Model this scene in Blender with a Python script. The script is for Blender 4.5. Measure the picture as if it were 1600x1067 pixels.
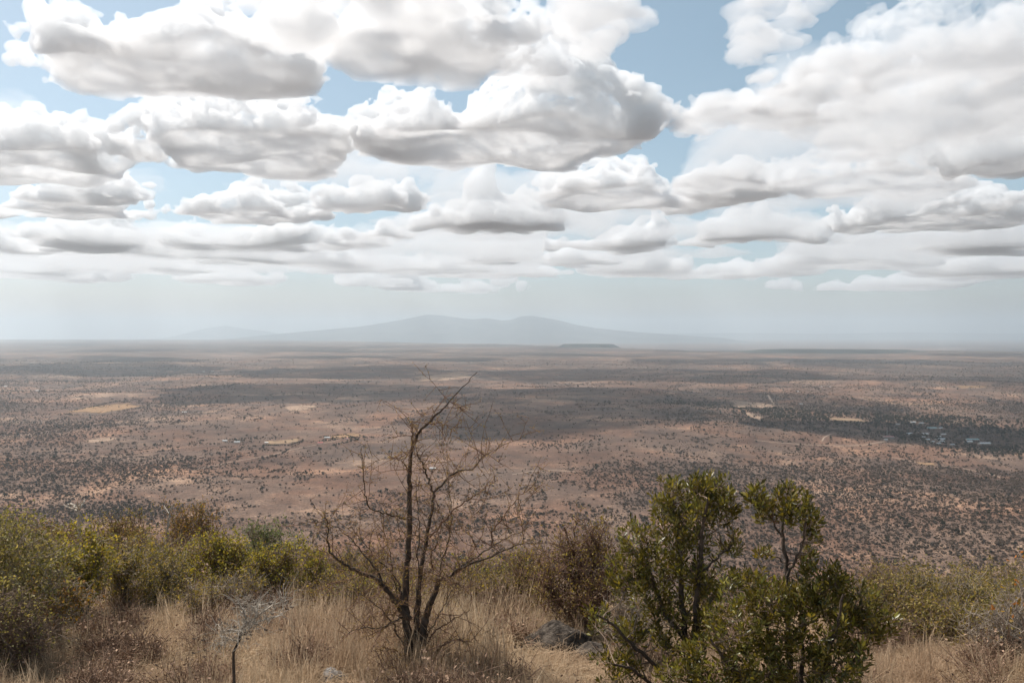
import bpy, math, random
import numpy as np
from mathutils import Vector, Matrix

for o in list(bpy.data.objects):
    bpy.data.objects.remove(o, do_unlink=True)
scene = bpy.context.scene
COL = scene.collection
R = math.radians

# ------------------------------------------------------------------ camera
# eye at the origin, looking along +Y, slightly down; 36 mm sensor
F_PX = 1256.0                      # focal length in pixels of a 1600 px wide frame
CX, CY, HOR = 800.0, 533.5, 520.0  # optical centre and true horizon row
PITCH = math.atan((CY - HOR) / F_PX)
cam_data = bpy.data.cameras.new("camera")
cam_data.sensor_width = 36.0
cam_data.lens = 36.0 * F_PX / 1600.0
cam_data.clip_start = 0.1
cam_data.clip_end = 300000.0
cam = bpy.data.objects.new("camera", cam_data)
COL.objects.link(cam)
cam.location = (0, 0, 0)
cam.rotation_euler = (R(90) - PITCH, 0, 0)
scene.camera = cam

# ------------------------------------------------------------------ sky and sun
SUN_EL, SUN_AZ = R(58), R(-55)     # azimuth from +Y towards +X: high, ahead and to the left
world = bpy.data.worlds.new("World")
scene.world = world
world.use_nodes = True
wn = world.node_tree.nodes
wl = world.node_tree.links
wn.clear()
w_out = wn.new("ShaderNodeOutputWorld")
w_bg = wn.new("ShaderNodeBackground")
w_sky = wn.new("ShaderNodeTexSky")
w_sky.sky_type = 'NISHITA'
w_sky.sun_disc = False
w_sky.sun_elevation = SUN_EL
w_sky.sun_rotation = SUN_AZ
w_sky.altitude = 1600
w_sky.air_density = 1.0
w_sky.dust_density = 5.0
w_sky.ozone_density = 1.0
w_bg.inputs["Strength"].default_value = 0.115
w_tint = wn.new("ShaderNodeMix")           # white balance of the photograph
w_tint.data_type = 'RGBA'
w_tint.blend_type = 'MULTIPLY'
w_tint.inputs[0].default_value = 1.0
w_tint.inputs[7].default_value = (1.045, 1.012, 0.998, 1)
wl.new(w_sky.outputs[0], w_tint.inputs[6])
w_hsv = wn.new("ShaderNodeHueSaturation")
w_hsv.inputs["Hue"].default_value = 0.472
w_hsv.inputs["Saturation"].default_value = 0.88
wl.new(w_tint.outputs[2], w_hsv.inputs["Color"])
wl.new(w_hsv.outputs[0], w_bg.inputs[0])
wl.new(w_bg.outputs[0], w_out.inputs[0])

sun_data = bpy.data.lights.new("sun", 'SUN')
sun_data.energy = 4.7
sun_data.angle = R(0.53)
sun_data.color = (1.0, 0.955, 0.89)
sun = bpy.data.objects.new("sun", sun_data)
COL.objects.link(sun)
sdir = Vector((math.sin(SUN_AZ) * math.cos(SUN_EL), math.cos(SUN_AZ) * math.cos(SUN_EL), math.sin(SUN_EL)))
sun.rotation_euler = (-sdir).to_track_quat('-Z', 'Y').to_euler()
sun.location = sdir * 50

vs = scene.view_settings
vs.view_transform = 'Standard'
vs.look = 'None'
vs.gamma = 1.0
vs.use_curve_mapping = False
vs.exposure = 0.22

cy = scene.cycles
cy.use_denoising = True
cy.denoiser = 'OPENIMAGEDENOISE'
cy.max_bounces = 12
cy.diffuse_bounces = 3
cy.glossy_bounces = 2
cy.transmission_bounces = 4
cy.volume_bounces = 6
cy.transparent_max_bounces = 48
cy.sample_clamp_indirect = 4.0
# ------------------------------------------------------------------ helpers: noise fields and iso-surfaces
rng = np.random.default_rng(11)

def bspline_matrix(n, cell, off=0.0):
    """n samples of a cubic B-spline lattice with one knot every `cell` samples."""
    t = np.arange(n) / cell + off
    i = np.floor(t).astype(int)
    u = t - i
    m = int(i.max()) + 4
    A = np.zeros((n, m), dtype=np.float32)
    r = np.arange(n)
    A[r, i] = (1 - u) ** 3 / 6
    A[r, i + 1] = (3 * u ** 3 - 6 * u ** 2 + 4) / 6
    A[r, i + 2] = (-3 * u ** 3 + 3 * u ** 2 + 3 * u + 1) / 6
    A[r, i + 3] = u ** 3 / 6
    return A

def noise3(shape, cell, rg):
    A = [bspline_matrix(s, c, rg.random()) for s, c in zip(shape, cell)]
    L = rg.standard_normal((A[0].shape[1], A[1].shape[1], A[2].shape[1])).astype(np.float32)
    L = np.tensordot(A[0], L, (1, 0))
    L = np.tensordot(L, A[1], (1, 1)).transpose(0, 2, 1)
    L = np.tensordot(L, A[2], (2, 1))
    return L / 0.36        # about unit deviation

def surface_net(f, org, v):
    """naive surface nets on the zero level of f (inside > 0)."""
    nx, ny, nz = f.shape
    s = f > 0
    idx = -np.ones((nx - 1, ny - 1, nz - 1), dtype=np.int64)
    c = np.zeros((nx - 1, ny - 1, nz - 1), dtype=np.int8)
    for i in (0, 1):
        for j in (0, 1):
            for k in (0, 1):
                c += s[i:nx - 1 + i, j:ny - 1 + j, k:nz - 1 + k]
    act = np.argwhere((c > 0) & (c < 8))
    n = len(act)
    idx[act[:, 0], act[:, 1], act[:, 2]] = np.arange(n)
    acc = np.zeros((n, 3))
    cnt = np.zeros(n)
    corners = [(i, j, k) for i in (0, 1) for j in (0, 1) for k in (0, 1)]
    for a in corners:
        for ax in range(3):
            if a[ax]:
                continue
            b = list(a)
            b[ax] = 1
            fa = f[act[:, 0] + a[0], act[:, 1] + a[1], act[:, 2] + a[2]]
            fb = f[act[:, 0] + b[0], act[:, 1] + b[1], act[:, 2] + b[2]]
            m = (fa > 0) != (fb > 0)
            t = np.where(m, fa / np.where(m, fa - fb, 1), 0)
            p = np.array(a, float)[None, :].repeat(n, 0)
            p[:, ax] += t
            acc[m] += p[m]
            cnt += m
    verts = (act + acc / cnt[:, None]) * v + np.array(org)
    quads = []
    for ax in range(3):
        sl0 = [slice(None)] * 3
        sl1 = [slice(None)] * 3
        sl0[ax] = slice(0, -1)
        sl1[ax] = slice(1, None)
        a, b = s[tuple(sl0)], s[tuple(sl1)]
        e = np.argwhere(a != b)
        u, w = [(1, 2), (2, 0), (0, 1)][ax]
        e = e[(e[:, u] > 0) & (e[:, w] > 0) & (e[:, u] < f.shape[u] - 1) & (e[:, w] < f.shape[w] - 1)]
        fl = a[e[:, 0], e[:, 1], e[:, 2]]
        def cell(du, dw):
            q = e.copy()
            q[:, u] -= du
            q[:, w] -= dw
            return idx[q[:, 0], q[:, 1], q[:, 2]]
        q = np.stack([cell(1, 1), cell(0, 1), cell(0, 0), cell(1, 0)], 1)
        q[~fl] = q[~fl][:, ::-1]
        quads.append(q)
    return verts, np.concatenate(quads)

def drop_crumbs(verts, quads, share=0.03):
    """keep only the connected pieces that hold a fair share of the surface."""
    n = len(verts)
    lab = np.arange(n)
    for it in range(200):
        m = lab[quads].min(1)
        new = lab.copy()
        for c in range(4):
            np.minimum.at(new, quads[:, c], m)
        new = new[new]
        if np.array_equal(new, lab):
            break
        lab = new
    cnt = np.bincount(lab, minlength=n)
    ok = cnt[lab] > share * n
    q = quads[ok[quads].all(1)]
    remap = np.cumsum(ok) - 1
    return verts[ok], remap[q]

def mesh_from(name, verts, faces, smooth=False):
    """faces: (n, k) int array."""
    me = bpy.data.meshes.new(name)
    verts = np.asarray(verts, dtype=np.float32)
    faces = np.asarray(faces, dtype=np.int32)
    nf, k = faces.shape
    me.vertices.add(len(verts))
    me.vertices.foreach_set("co", verts.ravel())
    me.loops.add(nf * k)
    me.loops.foreach_set("vertex_index", faces.ravel())
    me.polygons.add(nf)
    me.polygons.foreach_set("loop_start", np.arange(0, nf * k, k, dtype=np.int32))
    me.polygons.foreach_set("loop_total", np.full(nf, k, dtype=np.int32))
    if smooth:
        me.polygons.foreach_set("use_smooth", np.ones(nf, dtype=bool))
    me.update(calc_edges=True)
    return me

# ------------------------------------------------------------------ clouds
CLOUD_BASE = 1400.0
def cloud_material(name, density, aniso=0.35):
    m = bpy.data.materials.new(name)
    m.use_nodes = True
    nt = m.node_tree
    nt.nodes.clear()
    out = nt.nodes.new("ShaderNodeOutputMaterial")
    sc = nt.nodes.new("ShaderNodeVolumeScatter")
    sc.inputs["Color"].default_value = (0.991, 0.992, 0.994, 1)
    sc.inputs["Density"].default_value = density
    sc.inputs["Anisotropy"].default_value = aniso
    nt.links.new(sc.outputs[0], out.inputs["Volume"])
    return m

def make_cloud(x0, x1, d0, d1, thick, seed, base=CLOUD_BASE, vox=None, cover=0.0, puff=1.0, wall=0.0):
    """a cumulus over the footprint x0..x1 (pixels at distance mid) and d0..d1 metres."""
    rg = np.random.default_rng(seed)
    dm = 0.5 * (d0 + d1)
    wx0, wx1 = (x0 - CX) / F_PX * dm, (x1 - CX) / F_PX * dm
    a, b = 0.5 * (wx1 - wx0), 0.5 * (d1 - d0)
    v = vox or max(dm, 4500.0) * (4.9 if dm < 9500 else 5.0 if dm < 15000 else 6.5) / F_PX
    mx = 0.25 * min(a, b) + 4 * v
    nx, ny, nz = int((2 * (a + mx)) / v) + 2, int(2 * (b + mx) / v) + 2, int(thick * 1.55 / v) + 8
    X = (np.linspace(-a - mx, a + mx, nx) / a)[:, None, None]
    Y = (np.linspace(-b - mx, b + mx, ny) / b)[None, :, None]
    Z = ((np.arange(nz) - 5) * v / thick)[None, None, :]
    sh = (nx, ny, nz)
    big = min(a, b)
    # height of the cloud top over the footprint: a few towers
    top = np.zeros((nx, ny, 1), dtype=np.float32)
    ntow = 7 + int(4 * max(a, b) / min(a, b))
    sx, sy = big / a, big / b
    for i in range(ntow):
        an, rr = rg.uniform(0, 2 * math.pi), 0.8 * math.sqrt(rg.random())
        tx, ty = rr * math.cos(an), rr * math.sin(an)
        tr = rg.uniform(0.22, 0.5)
        th = rg.uniform(0.4, 1.0) * (1 - 0.6 * rr * rr)
        r2 = ((X - tx) / (tr * (0.35 + 0.65 * sx) * 1.2)) ** 2 + ((Y - ty) / (tr * (0.35 + 0.65 * sy) * 1.2)) ** 2
        top = np.maximum(top, th * (1.2 * np.exp(-0.9 * r2)))
    r = np.sqrt(X ** 2 + Y ** 2)
    f = np.minimum(top - Z, 0.95 * (0.92 - r)) * (thick / big) * 1.6
    c0 = big * 0.6 / v
    amp = 0.17 * puff
    wz = np.clip(0.45 + Z * 2.0, 0.3, 1.0)
    for o in range(8):
        n = noise3(sh, (c0, c0, c0 * 0.8), rg)
        if o < 1:
            f = f + amp * n
        else:
            f = f + amp * (np.abs(n) - 0.72) * 1.25 * wz
        amp *= 0.70
        c0 *= 0.5
        if c0 < 1.1:
            break
    f = np.minimum(f, (Z + 0.03 + 0.05 * noise3(sh, (big * .3 / v,) * 3, rg)) * (thick / big) * 2.5)   # flat base
    f = f + cover
    if wall:                      # interior emptied, leaving a shell: shaped to brighten the base, with crisp edges
        f = np.minimum(f, wall * 1.6 / big - f)
    f[0] = f[-1] = -1
    f[:, 0] = f[:, -1] = -1
    f[:, :, 0] = f[:, :, -1] = -1
    org = (0.5 * (wx0 + wx1) - a - mx, dm - b - mx, base - 5 * v)
    return drop_crumbs(*surface_net(f, (0, 0, 0), v)), org

CLOUDS = [
    # x0, x1 (photo columns at its distance), near and far edge (m), thickness (m), seed, density, extra cover, label
    (545, 1050, 5300, 7050, 640, 3, .012, .02, "broad white cumulus with grey base in the middle of the sky"),
    (850, 1220, 7500, 9300, 560, 4, .010, .02, "long grey based cloud under the right end of the middle cumulus"),
    (635, 895, 10000, 11300, 620, 21, .012, .02, "bright heaped cumulus just below the middle cumulus"),
    (280, 510, 9100, 10300, 400, 22, .010, .02, "white cloud with flat base left of the heaped cumulus, nearer the left edge"),
    (485, 665, 8600, 9500, 330, 23, .010, .02, "white cloud with flat base touching the heaped cumulus on its left"),
    (140, 590, 5500, 7300, 560, 24, .011, .03, "large grey based cumulus left of the middle cumulus"),
    (20, 470, 3800, 4900, 460, 25, .010, .02, "dark based cloud in the upper left corner"),
    (340, 800, 2900, 4550, 400, 26, .008, .03, "wide grey cloud at the top edge left of the blue gap"),
    (800, 990, 3300, 4600, 220, 27, .006, .03, "thin white cloud at the top edge in the middle"),
    (-130, 175, 5900, 7600, 620, 28, .010, .03, "tall bright cumulus at the left edge"),
    (-80, 310, 8300, 10000, 400, 29, .010, .03, "low grey bank under the tall cumulus at the left edge"),
    (1085, 1320, 4500, 5800, 170, 30, .006, .03, "thin bright patch right of the blue gap"),
    (1300, 1720, 3700, 6300, 340, 31, .0042, .02, "big bright cloud filling the upper right corner"),
    (1310, 1560, 9400, 11300, 430, 32, .011, .03, "dark flat based cloud low on the right"),
    (1480, 1720, 6000, 7300, 560, 33, .010, .03, "grey cloud cut by the right edge"),
    (1080, 1270, 11400, 13000, 460, 34, .010, .02, "small grey based cumulus right of centre above the far plain"),
    (880, 1110, 12600, 14000, 480, 35, .010, .02, "flat grey based cumulus low in the middle of the sky"),
    (1410, 1650, 12800, 15000, 500, 36, .010, .02, "low pale bank at the right edge"),
    (-80, 260, 12000, 14600, 400, 37, .009, .03, "low pale bank at the left edge"),
    (225, 485, 12200, 14000, 400, 38, .009, .02, "low pale bank left of centre, right of the one at the left edge"),
    (475, 670, 11700, 13200, 320, 39, .009, .02, "low pale bank below the heaped cumulus on its left"),
    (1190, 1500, 6900, 9000, 300, 47, .0055, .02, "soft white cloud between the upper right cloud and the dark flat based one"),
    (1130, 1270, 3300, 4200, 130, 50, .005, .03, "thin broken fleece at the top edge right of the blue gap"),
    (1180, 1330, 4200, 5200, 130, 53, .005, .03, "thin broken fleece below the one at the top edge"),
    (1040, 1200, 7100, 8200, 240, 52, .007, 0, "small white cloud joining the middle cumulus to the soft white cloud"),
    (690, 830, 15000, 16800, 480, 40, .007, .03, None),
    (1070, 1270, 18800, 21500, 420, 41, .005, .03, None),
    (640, 860, 18800, 21200, 400, 42, .005, .03, None),
    (845, 985, 15300, 17200, 360, 43, .007, .03, None),
    (400, 560, 15200, 17300, 340, 44, .006, .03, None),
    (940, 1100, 17600, 20000, 340, 45, .005, .03, None),
    (290, 430, 14500, 16400, 380, 46, .006, .03, None),
    (520, 720, 16600, 19200, 340, 61, .005, .03, None),
    (60, 330, 16200, 19200, 380, 62, .005, .03, None),
    (-70, 150, 18800, 22000, 380, 63, .004, .03, None),
    (1240, 1430, 16000, 18600, 360, 65, .005, .03, None),
    (1440, 1660, 17500, 20800, 420, 66, .005, .03, None),
    (330, 560, 20500, 24000, 380, 68, .004, .03, None),
    (560, 800, 24000, 28000, 440, 69, .004, .03, None),
    (1250, 1480, 22500, 26000, 400, 67, .004, .03, None),
    # thin veils that tie the heaps together
    (1180, 1720, 5200, 8600, 170, 81, .0011, .06, "thin white veil across the right of the sky"),
    (-100, 620, 4700, 7600, 150, 82, .0010, .06, "thin white veil across the left of the sky"),
    (560, 1300, 8400, 11500, 170, 83, .0011, .06, "thin white veil behind the middle cumulus"),
    (-100, 760, 12500, 17500, 200, 84, .0010, .06, "pale veil low on the left above the far plain"),
    (820, 1700, 12800, 18500, 200, 85, .0010, .06, "pale veil low on the right above the far plain"),
    # out of view above the frame: a cloud added to shade the village
    (690, 1130, 2600, 3200, 320, 51, .014, .03, "cloud overhead just above the top edge, right of centre"),
]
ORD = ["first", "second", "third", "fourth", "fifth", "sixth", "seventh", "eighth", "ninth", "tenth", "eleventh", "twelfth",
       "thirteenth", "fourteenth", "fifteenth", "sixteenth", "seventeenth", "eighteenth", "nineteenth", "twentieth"]
FAR = sorted(s[0] for s in CLOUDS if not s[8])
_mats = {}
CT = 0
for s in CLOUDS:
    near_ = s[2] < 9800 and s[6] > .002
    if (s[6], near_, s[2] < 14000) not in _mats:
        _mats[(s[6], near_, s[2] < 14000)] = cloud_material("cloud_vapour", s[6] * (1.7 if near_ else 1.25 if s[2] < 14000 else 0.9), 0.36)
    (vv, qq), org = make_cloud(*s[:6], cover=s[7] - (0.045 if s[2] < 7000 else 0.02), wall=90.0 if near_ else 0.0, vox=0.5 * (s[2] + s[3]) * 9 / F_PX if s[6] < .002 else None, puff={30: 1.3, 31: 1.2, 47: 1.3, 50: 1.3, 52: 1.3, 27: 1.3, 53: 1.3}.get(s[5], 1.1))
    co = bpy.data.objects.new("cloud", mesh_from("cloud", vv, qq))
    co.location = org
    co.data.materials.append(_mats[(s[6], near_, s[2] < 14000)])
    CT += 2 * len(qq)
    COL.objects.link(co)
    co["label"] = s[8] or "tiny faint cloud low above the far plain, %s from the left of its kind" % ORD[FAR.index(s[0])]
    co["category"] = "cloud"
    if not s[8]:
        co["group"] = "tiny far clouds"

# ------------------------------------------------------------------ small helpers
def link(o, parent=None):
    COL.objects.link(o)
    if parent is not None:
        o.parent = parent
    return o

def tag(o, label=None, cat=None, group=None, kind=None):
    if label: o["label"] = label
    if cat: o["category"] = cat
    if group: o["group"] = group
    if kind: o["kind"] = kind
    return o

def mesh_obj(name, me, mat=None, parent=None, loc=(0, 0, 0)):
    o = bpy.data.objects.new(name, me)
    if mat is not None and len(me.materials) == 0:
        me.materials.append(mat)
    o.location = loc
    return link(o, parent)

def empty(name, loc):
    o = bpy.data.objects.new(name, None)
    o.empty_display_size = 0.2
    o.location = loc
    return link(o)

class Nodes:
    """a thin wrapper for writing node trees."""
    def __init__(self, name):
        self.m = bpy.data.materials.new(name)
        self.m.use_nodes = True
        self.t = self.m.node_tree
        self.t.nodes.clear()
        self.out = self.t.nodes.new("ShaderNodeOutputMaterial")
    def n(self, kind, **kw):
        nd = self.t.nodes.new("ShaderNode" + kind)
        for k, v in kw.items():
            if k.startswith("i_"):
                key = k[2:]
                key = int(key) if key.isdigit() else key.replace("_", " ")
                s = nd.inputs[key]
                if hasattr(v, "is_output"):
                    self.t.links.new(v, s)
                else:
                    s.default_value = v
            else:
                setattr(nd, k, v)
        return nd
    def math(self, op, a, b=0.0, c=None, clamp=False):
        nd = self.n("Math", operation=op, i_0=a, i_1=b, use_clamp=clamp)
        if c is not None:
            if hasattr(c, "is_output"): self.t.links.new(c, nd.inputs[2])
            else: nd.inputs[2].default_value = c
        return nd.outputs[0]
    def noise(self, vec, scale, detail=3.0, rough=0.55, dist=0.0):
        nd = self.n("TexNoise", i_Vector=vec, i_Scale=scale, i_Detail=detail, i_Roughness=rough, i_Distortion=dist)
        return nd.outputs[0]
    def step(self, x, lo, hi, a=0.0, b=1.0):
        nd = self.n("MapRange", interpolation_type='SMOOTHSTEP')
        self.t.links.new(x, nd.inputs[0])
        for i, v in zip((1, 2, 3, 4), (lo, hi, a, b)):
            nd.inputs[i].default_value = v
        return nd.outputs[0]
    def mix(self, f, a, b, blend='MIX'):
        nd = self.n("Mix", data_type='RGBA', blend_type=blend)
        for s, v in ((nd.inputs[0], f), (nd.inputs[6], a), (nd.inputs[7], b)):
            if hasattr(v, "is_output"): self.t.links.new(v, s)
            else: s.default_value = v if not isinstance(v, tuple) else (v + (1,) if len(v) == 3 else v)
        return nd.outputs[2]
    def surface(self, sh):
        self.t.links.new(sh, self.out.inputs[0])
        return self.m

def simple_mat(name, c0, c1, scale=6.0, rough=0.85, spec=0.2, detail=4.0, bump=0.0, vary=0.0):
    k = Nodes(name)
    tc = k.n("TexCoord").outputs["Object"]
    f = k.noise(tc, scale, detail, 0.6)
    f = k.step(f, 0.3, 0.7)
    col = k.mix(f, c0, c1)
    if vary:
        rnd = k.n("ObjectInfo").outputs["Random"]
        col = k.mix(1.0, col, k.n("CombineColor", mode='HSV', i_0=0.0, i_1=0.0, i_2=k.step(rnd, 0, 1, 1 - vary, 1 + vary)).outputs[0], 'MULTIPLY')
    b = k.n("BsdfPrincipled", i_Base_Color=col, i_Roughness=rough)
    b.inputs["Specular IOR Level"].default_value = spec
    if bump:
        bp = k.n("Bump", i_Strength=bump, i_Distance=0.05, i_Height=k.noise(tc, scale * 3, 6, 0.7))
        k.t.links.new(bp.outputs[0], b.inputs["Normal"])
    return k.surface(b.outputs[0])

# ------------------------------------------------------------------ terrain
PLAIN = -280.0
_tr = np.random.default_rng(5)
_waves = []
for wl_, am in ((5200, 5.0), (2600, 5.0), (1300, 4.5), (640, 2.6), (330, 1.2)):
    for k_ in range(4):
        an = _tr.uniform(0, 2 * math.pi)
        _waves.append((2 * math.pi / wl_ * math.cos(an), 2 * math.pi / wl_ * math.sin(an), _tr.uniform(0, 6.28), am * 0.6))
_near = []
for wl_, am in ((9.0, 0.10), (4.2, 0.05), (1.9, 0.025)):
    for k_ in range(3):
        an = _tr.uniform(0, 2 * math.pi)
        _near.append((2 * math.pi / wl_ * math.cos(an), 2 * math.pi / wl_ * math.sin(an), _tr.uniform(0, 6.28), am * 0.6))

def sstep(x, a, b):
    t = np.clip((x - a) / (b - a), 0, 1)
    return t * t * (3 - 2 * t)

# hill profile along +Y: integrate a slope that steepens past the brow
_py = np.concatenate([np.linspace(-3000, 0, 301)[:-1], np.linspace(0, 60, 601)[:-1], np.linspace(60, 1400, 1341)])
_sl = 0.135 + 0.285 * sstep(_py, 5.0, 12.5)
_sl = np.where(_py < 0, 0.135 - 0.10 * sstep(-_py, 0, 60), _sl)
_pz = -np.concatenate([[0], np.cumsum(0.5 * (_sl[1:] + _sl[:-1]) * np.diff(_py))])
_pz = _pz - np.interp(0, _py, _pz) - 1.72

def height(x, y):
    x = np.asarray(x, float)
    y = np.asarray(y, float)
    d = np.hypot(x, y)
    hill = np.interp(y + 0.02 * x, _py, _pz)
    hill = hill - 0.20 * np.maximum(np.abs(x) - 60, 0) * sstep(np.abs(x), 60, 600)
    for kx, ky, ph, am in _near:
        hill = hill + am * np.sin(kx * x + ky * y + ph) * (1 - sstep(d, 30, 90))
    # a wooded spur on the left flank
    hill = hill + 66 * np.exp(-((x + 215) / 95) ** 2 - ((y - 390) / 105) ** 2)
    hill = hill + 20 * np.exp(-((x + 60) / 60) ** 2 - ((y - 420) / 90) ** 2)
    pl = PLAIN + 0 * d
    und = sum(am * np.sin(kx * x + ky * y + ph) for kx, ky, ph, am in _waves)
    pl = pl + und * sstep(d, 900, 2200) * (1 - 0.6 * sstep(d, 9000, 16000))
    # rise towards the foot of the hill on the right
    pl = pl + 30 * np.exp(-((x - 900) / 520) ** 2 - ((y - 950) / 420) ** 2)
    # the plain breaks off in a low scarp, nearer on the right
    edge = 34000 - 21500 * sstep(x / np.maximum(y, 1), -0.45, 0.25) + 900 * np.sin(x / 2100) + 500 * np.sin(x / 900 + 1)
    pl = pl - 130 * sstep(y - edge, 0, 900)
    # soft maximum of hill and plain
    k = 12.0
    m = np.maximum(hill, pl)
    return m + k * np.log(np.exp((hill - m) / k) + np.exp((pl - m) / k)) - k * np.log1p(np.exp(-np.abs(hill - pl) / k)) * (1 - sstep(d, 300, 700))

def px_to_ground(px, py):
    """where the sight line through a photo pixel meets the terrain."""
    tx, tz = (px - CX) / F_PX, -(py - HOR) / F_PX
    y = np.geomspace(2.5, 60000, 6000)
    below = height(tx * y, y) > tz * y
    # skip the foreground brow for far things
    far = y > 250
    i = np.argmax(below & far)
    yy = y[i]
    return tx * yy, yy, float(height(tx * yy, yy))

def terrain_material():
    k = Nodes("dry_earth")
    g = k.n("NewGeometry").outputs["Position"]
    sep = k.n("SeparateXYZ", i_0=g)
    flat = k.n("CombineXYZ", i_0=sep.outputs[0], i_1=sep.outputs[1]).outputs[0]
    dist = k.n("VectorMath", operation='LENGTH', i_0=g).outputs["Value"]
    n1 = k.noise(flat, 1 / 2400, 4, 0.6, 0.4)
    n2 = k.noise(flat, 1 / 420, 5, 0.62, 0.3)
    n3 = k.noise(flat, 1 / 70, 4, 0.6)
    n4 = k.noise(flat, 1 / 7, 4, 0.7)
    s = k.math('ADD', k.math('MULTIPLY', n2, 0.53), k.math('ADD', k.math('MULTIPLY', n3, 0.25), k.math('MULTIPLY', n4, 0.22)))
    ramp = k.n("ValToRGB", i_0=s)
    e = ramp.color_ramp.elements
    e[0].position, e[0].color = 0.39, (0.062, 0.040, 0.031, 1)
    e[1].position, e[1].color = 0.61, (0.42, 0.280, 0.190, 1)
    for p, c in ((0.46, (0.106, 0.069, 0.052, 1)), (0.54, (0.178, 0.115, 0.083, 1))):
        q = e.new(p)
        q.color = c
    col = ramp.outputs[0]
    # mottling: litter, tussocks and patches of redder and greyer soil
    mot = k.math('ADD', k.math('MULTIPLY', k.noise(flat, 1 / 16, 6, 0.75), 0.6), k.math('MULTIPLY', k.noise(flat, 1 / 3.5, 3, 0.7), 0.4))
    col = k.mix(k.step(mot, 0.36, 0.64), k.mix(1.0, col, (0.58, 0.57, 0.56), 'MULTIPLY'), k.mix(1.0, col, (1.22, 1.2, 1.17), 'MULTIPLY'))
    col = k.mix(k.step(k.noise(flat, 1 / 260, 4, 0.6, 0.5), 0.42, 0.62, 0.0, 0.75), col, k.mix(1.0, col, (1.22, 0.98, 0.84), 'MULTIPLY'))
    # bush country: darker cover where the large noise is high
    wood = k.step(n1, 0.44, 0.60)
    wood2 = k.step(k.math('ADD', k.math('MULTIPLY', n1, 0.5), k.math('MULTIPLY', n2, 0.5)), 0.46, 0.58)
    cover = k.math('ADD', k.math('MULTIPLY', wood, 0.35), k.math('MULTIPLY', wood2, 0.35))
    vor = k.n("TexVoronoi", i_Vector=flat, i_Scale=1 / 17.0, i_Randomness=1.0).outputs["Distance"]
    spot = k.step(vor, 0.30, 0.44, 1.0, 0.0)
    vor2 = k.n("TexVoronoi", i_Vector=flat, i_Scale=1 / 46.0, i_Randomness=1.0).outputs["Distance"]
    spot2 = k.step(vor2, 0.26, 0.40, 1.0, 0.0)
    farf = k.step(dist, 4200.0, 6800.0)
    spots = k.math('MULTIPLY', k.math('MAXIMUM', spot, spot2), farf, clamp=True)
    spots = k.math('MULTIPLY', spots, k.math('ADD', k.math('MULTIPLY', cover, 0.8), 0.28), clamp=True)
    col = k.mix(k.math('MULTIPLY', cover, 0.62), col, (0.070, 0.055, 0.047))
    col = k.mix(spots, col, (0.042, 0.040, 0.033))
    # the hill itself: browner soil under the dry grass
    hill = k.step(dist, 60.0, 260.0, 1.0, 0.0)
    soil = k.mix(k.noise(g, 3.0, 6, 0.7), (0.20, 0.138, 0.095), (0.40, 0.29, 0.205))
    col = k.mix(hill, col, soil)
    bmp = k.n("Bump", i_Strength=0.6, i_Distance=0.04, i_Height=k.noise(g, 14.0, 6, 0.7))
    b = k.n("BsdfPrincipled", i_Base_Color=col, i_Roughness=0.95, i_Normal=bmp.outputs[0])
    b.inputs["Specular IOR Level"].default_value = 0.1
    return k.surface(b.outputs[0])

def build_ground():
    az = np.concatenate([np.linspace(-44, 44, 441), np.arange(46, 315, 4.0)])
    az = np.radians(az)
    rr = np.concatenate([[0.3], np.geomspace(0.8, 61000, 330)])
    Aq, Rq = np.meshgrid(az, rr, indexing='ij')
    x, y = Rq * np.sin(Aq), Rq * np.cos(Aq)
    z = height(x, y)
    na, nr = x.shape
    v = np.stack([x, y, z], -1).reshape(-1, 3)
    i = np.arange(na)[:, None] * nr + np.arange(nr - 1)[None, :]
    j = ((np.arange(na) + 1) % na)[:, None] * nr + np.arange(nr - 1)[None, :]
    q = np.stack([i, i + 1, j + 1, j], -1).reshape(-1, 4)[:, ::-1]
    me = mesh_from("ground", v, q, True)
    return tag(mesh_obj("ground", me, terrain_material()), "dry reddish brown plain running out from the hilltop to the horizon", kind="structure")
build_ground()

# distant mountains: a ridge profile swept over a real footprint
def build_range(name, label, prof, dist, depth, seed, mat, base=-300.0):
    rg = np.random.default_rng(seed)
    px = np.array([p[0] for p in prof], float)
    py = np.array([p[1] for p in prof], float)
    xs = np.linspace((px[0] - CX) / F_PX * dist, (px[-1] - CX) / F_PX * dist, 220)
    ridge = np.interp(xs, (px - CX) / F_PX * dist, -(py - HOR) / F_PX * dist) - base
    ys = np.linspace(-1, 1, 60)
    Xg, Yg = np.meshgrid(xs, ys, indexing='ij')
    n = noise3((220, 60, 1), (26, 9, 1), rg)[:, :, 0] * 0.5 + np.abs(noise3((220, 60, 1), (9, 5, 1), rg)[:, :, 0]) * 0.4 \
        + np.abs(noise3((220, 60, 1), (4, 3, 1), rg)[:, :, 0]) * 0.2
    cross = np.clip(1 - np.abs(Yg) ** 1.15, 0, 1)
    z = ridge[:, None] * cross * (1 - 0.48 * np.abs(n) * np.clip(np.abs(Yg) * 2.6, 0, 1))
    v = np.stack([Xg, dist + Yg * depth, base + z], -1).reshape(-1, 3)
    i = (np.arange(219)[:, None] * 60 + np.arange(59)[None, :]).ravel()
    q = np.stack([i, i + 60, i + 61, i + 1], 1)
    me = mesh_from(name, v, q, True)
    return tag(mesh_obj(name, me, mat), label, kind="structure")

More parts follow.
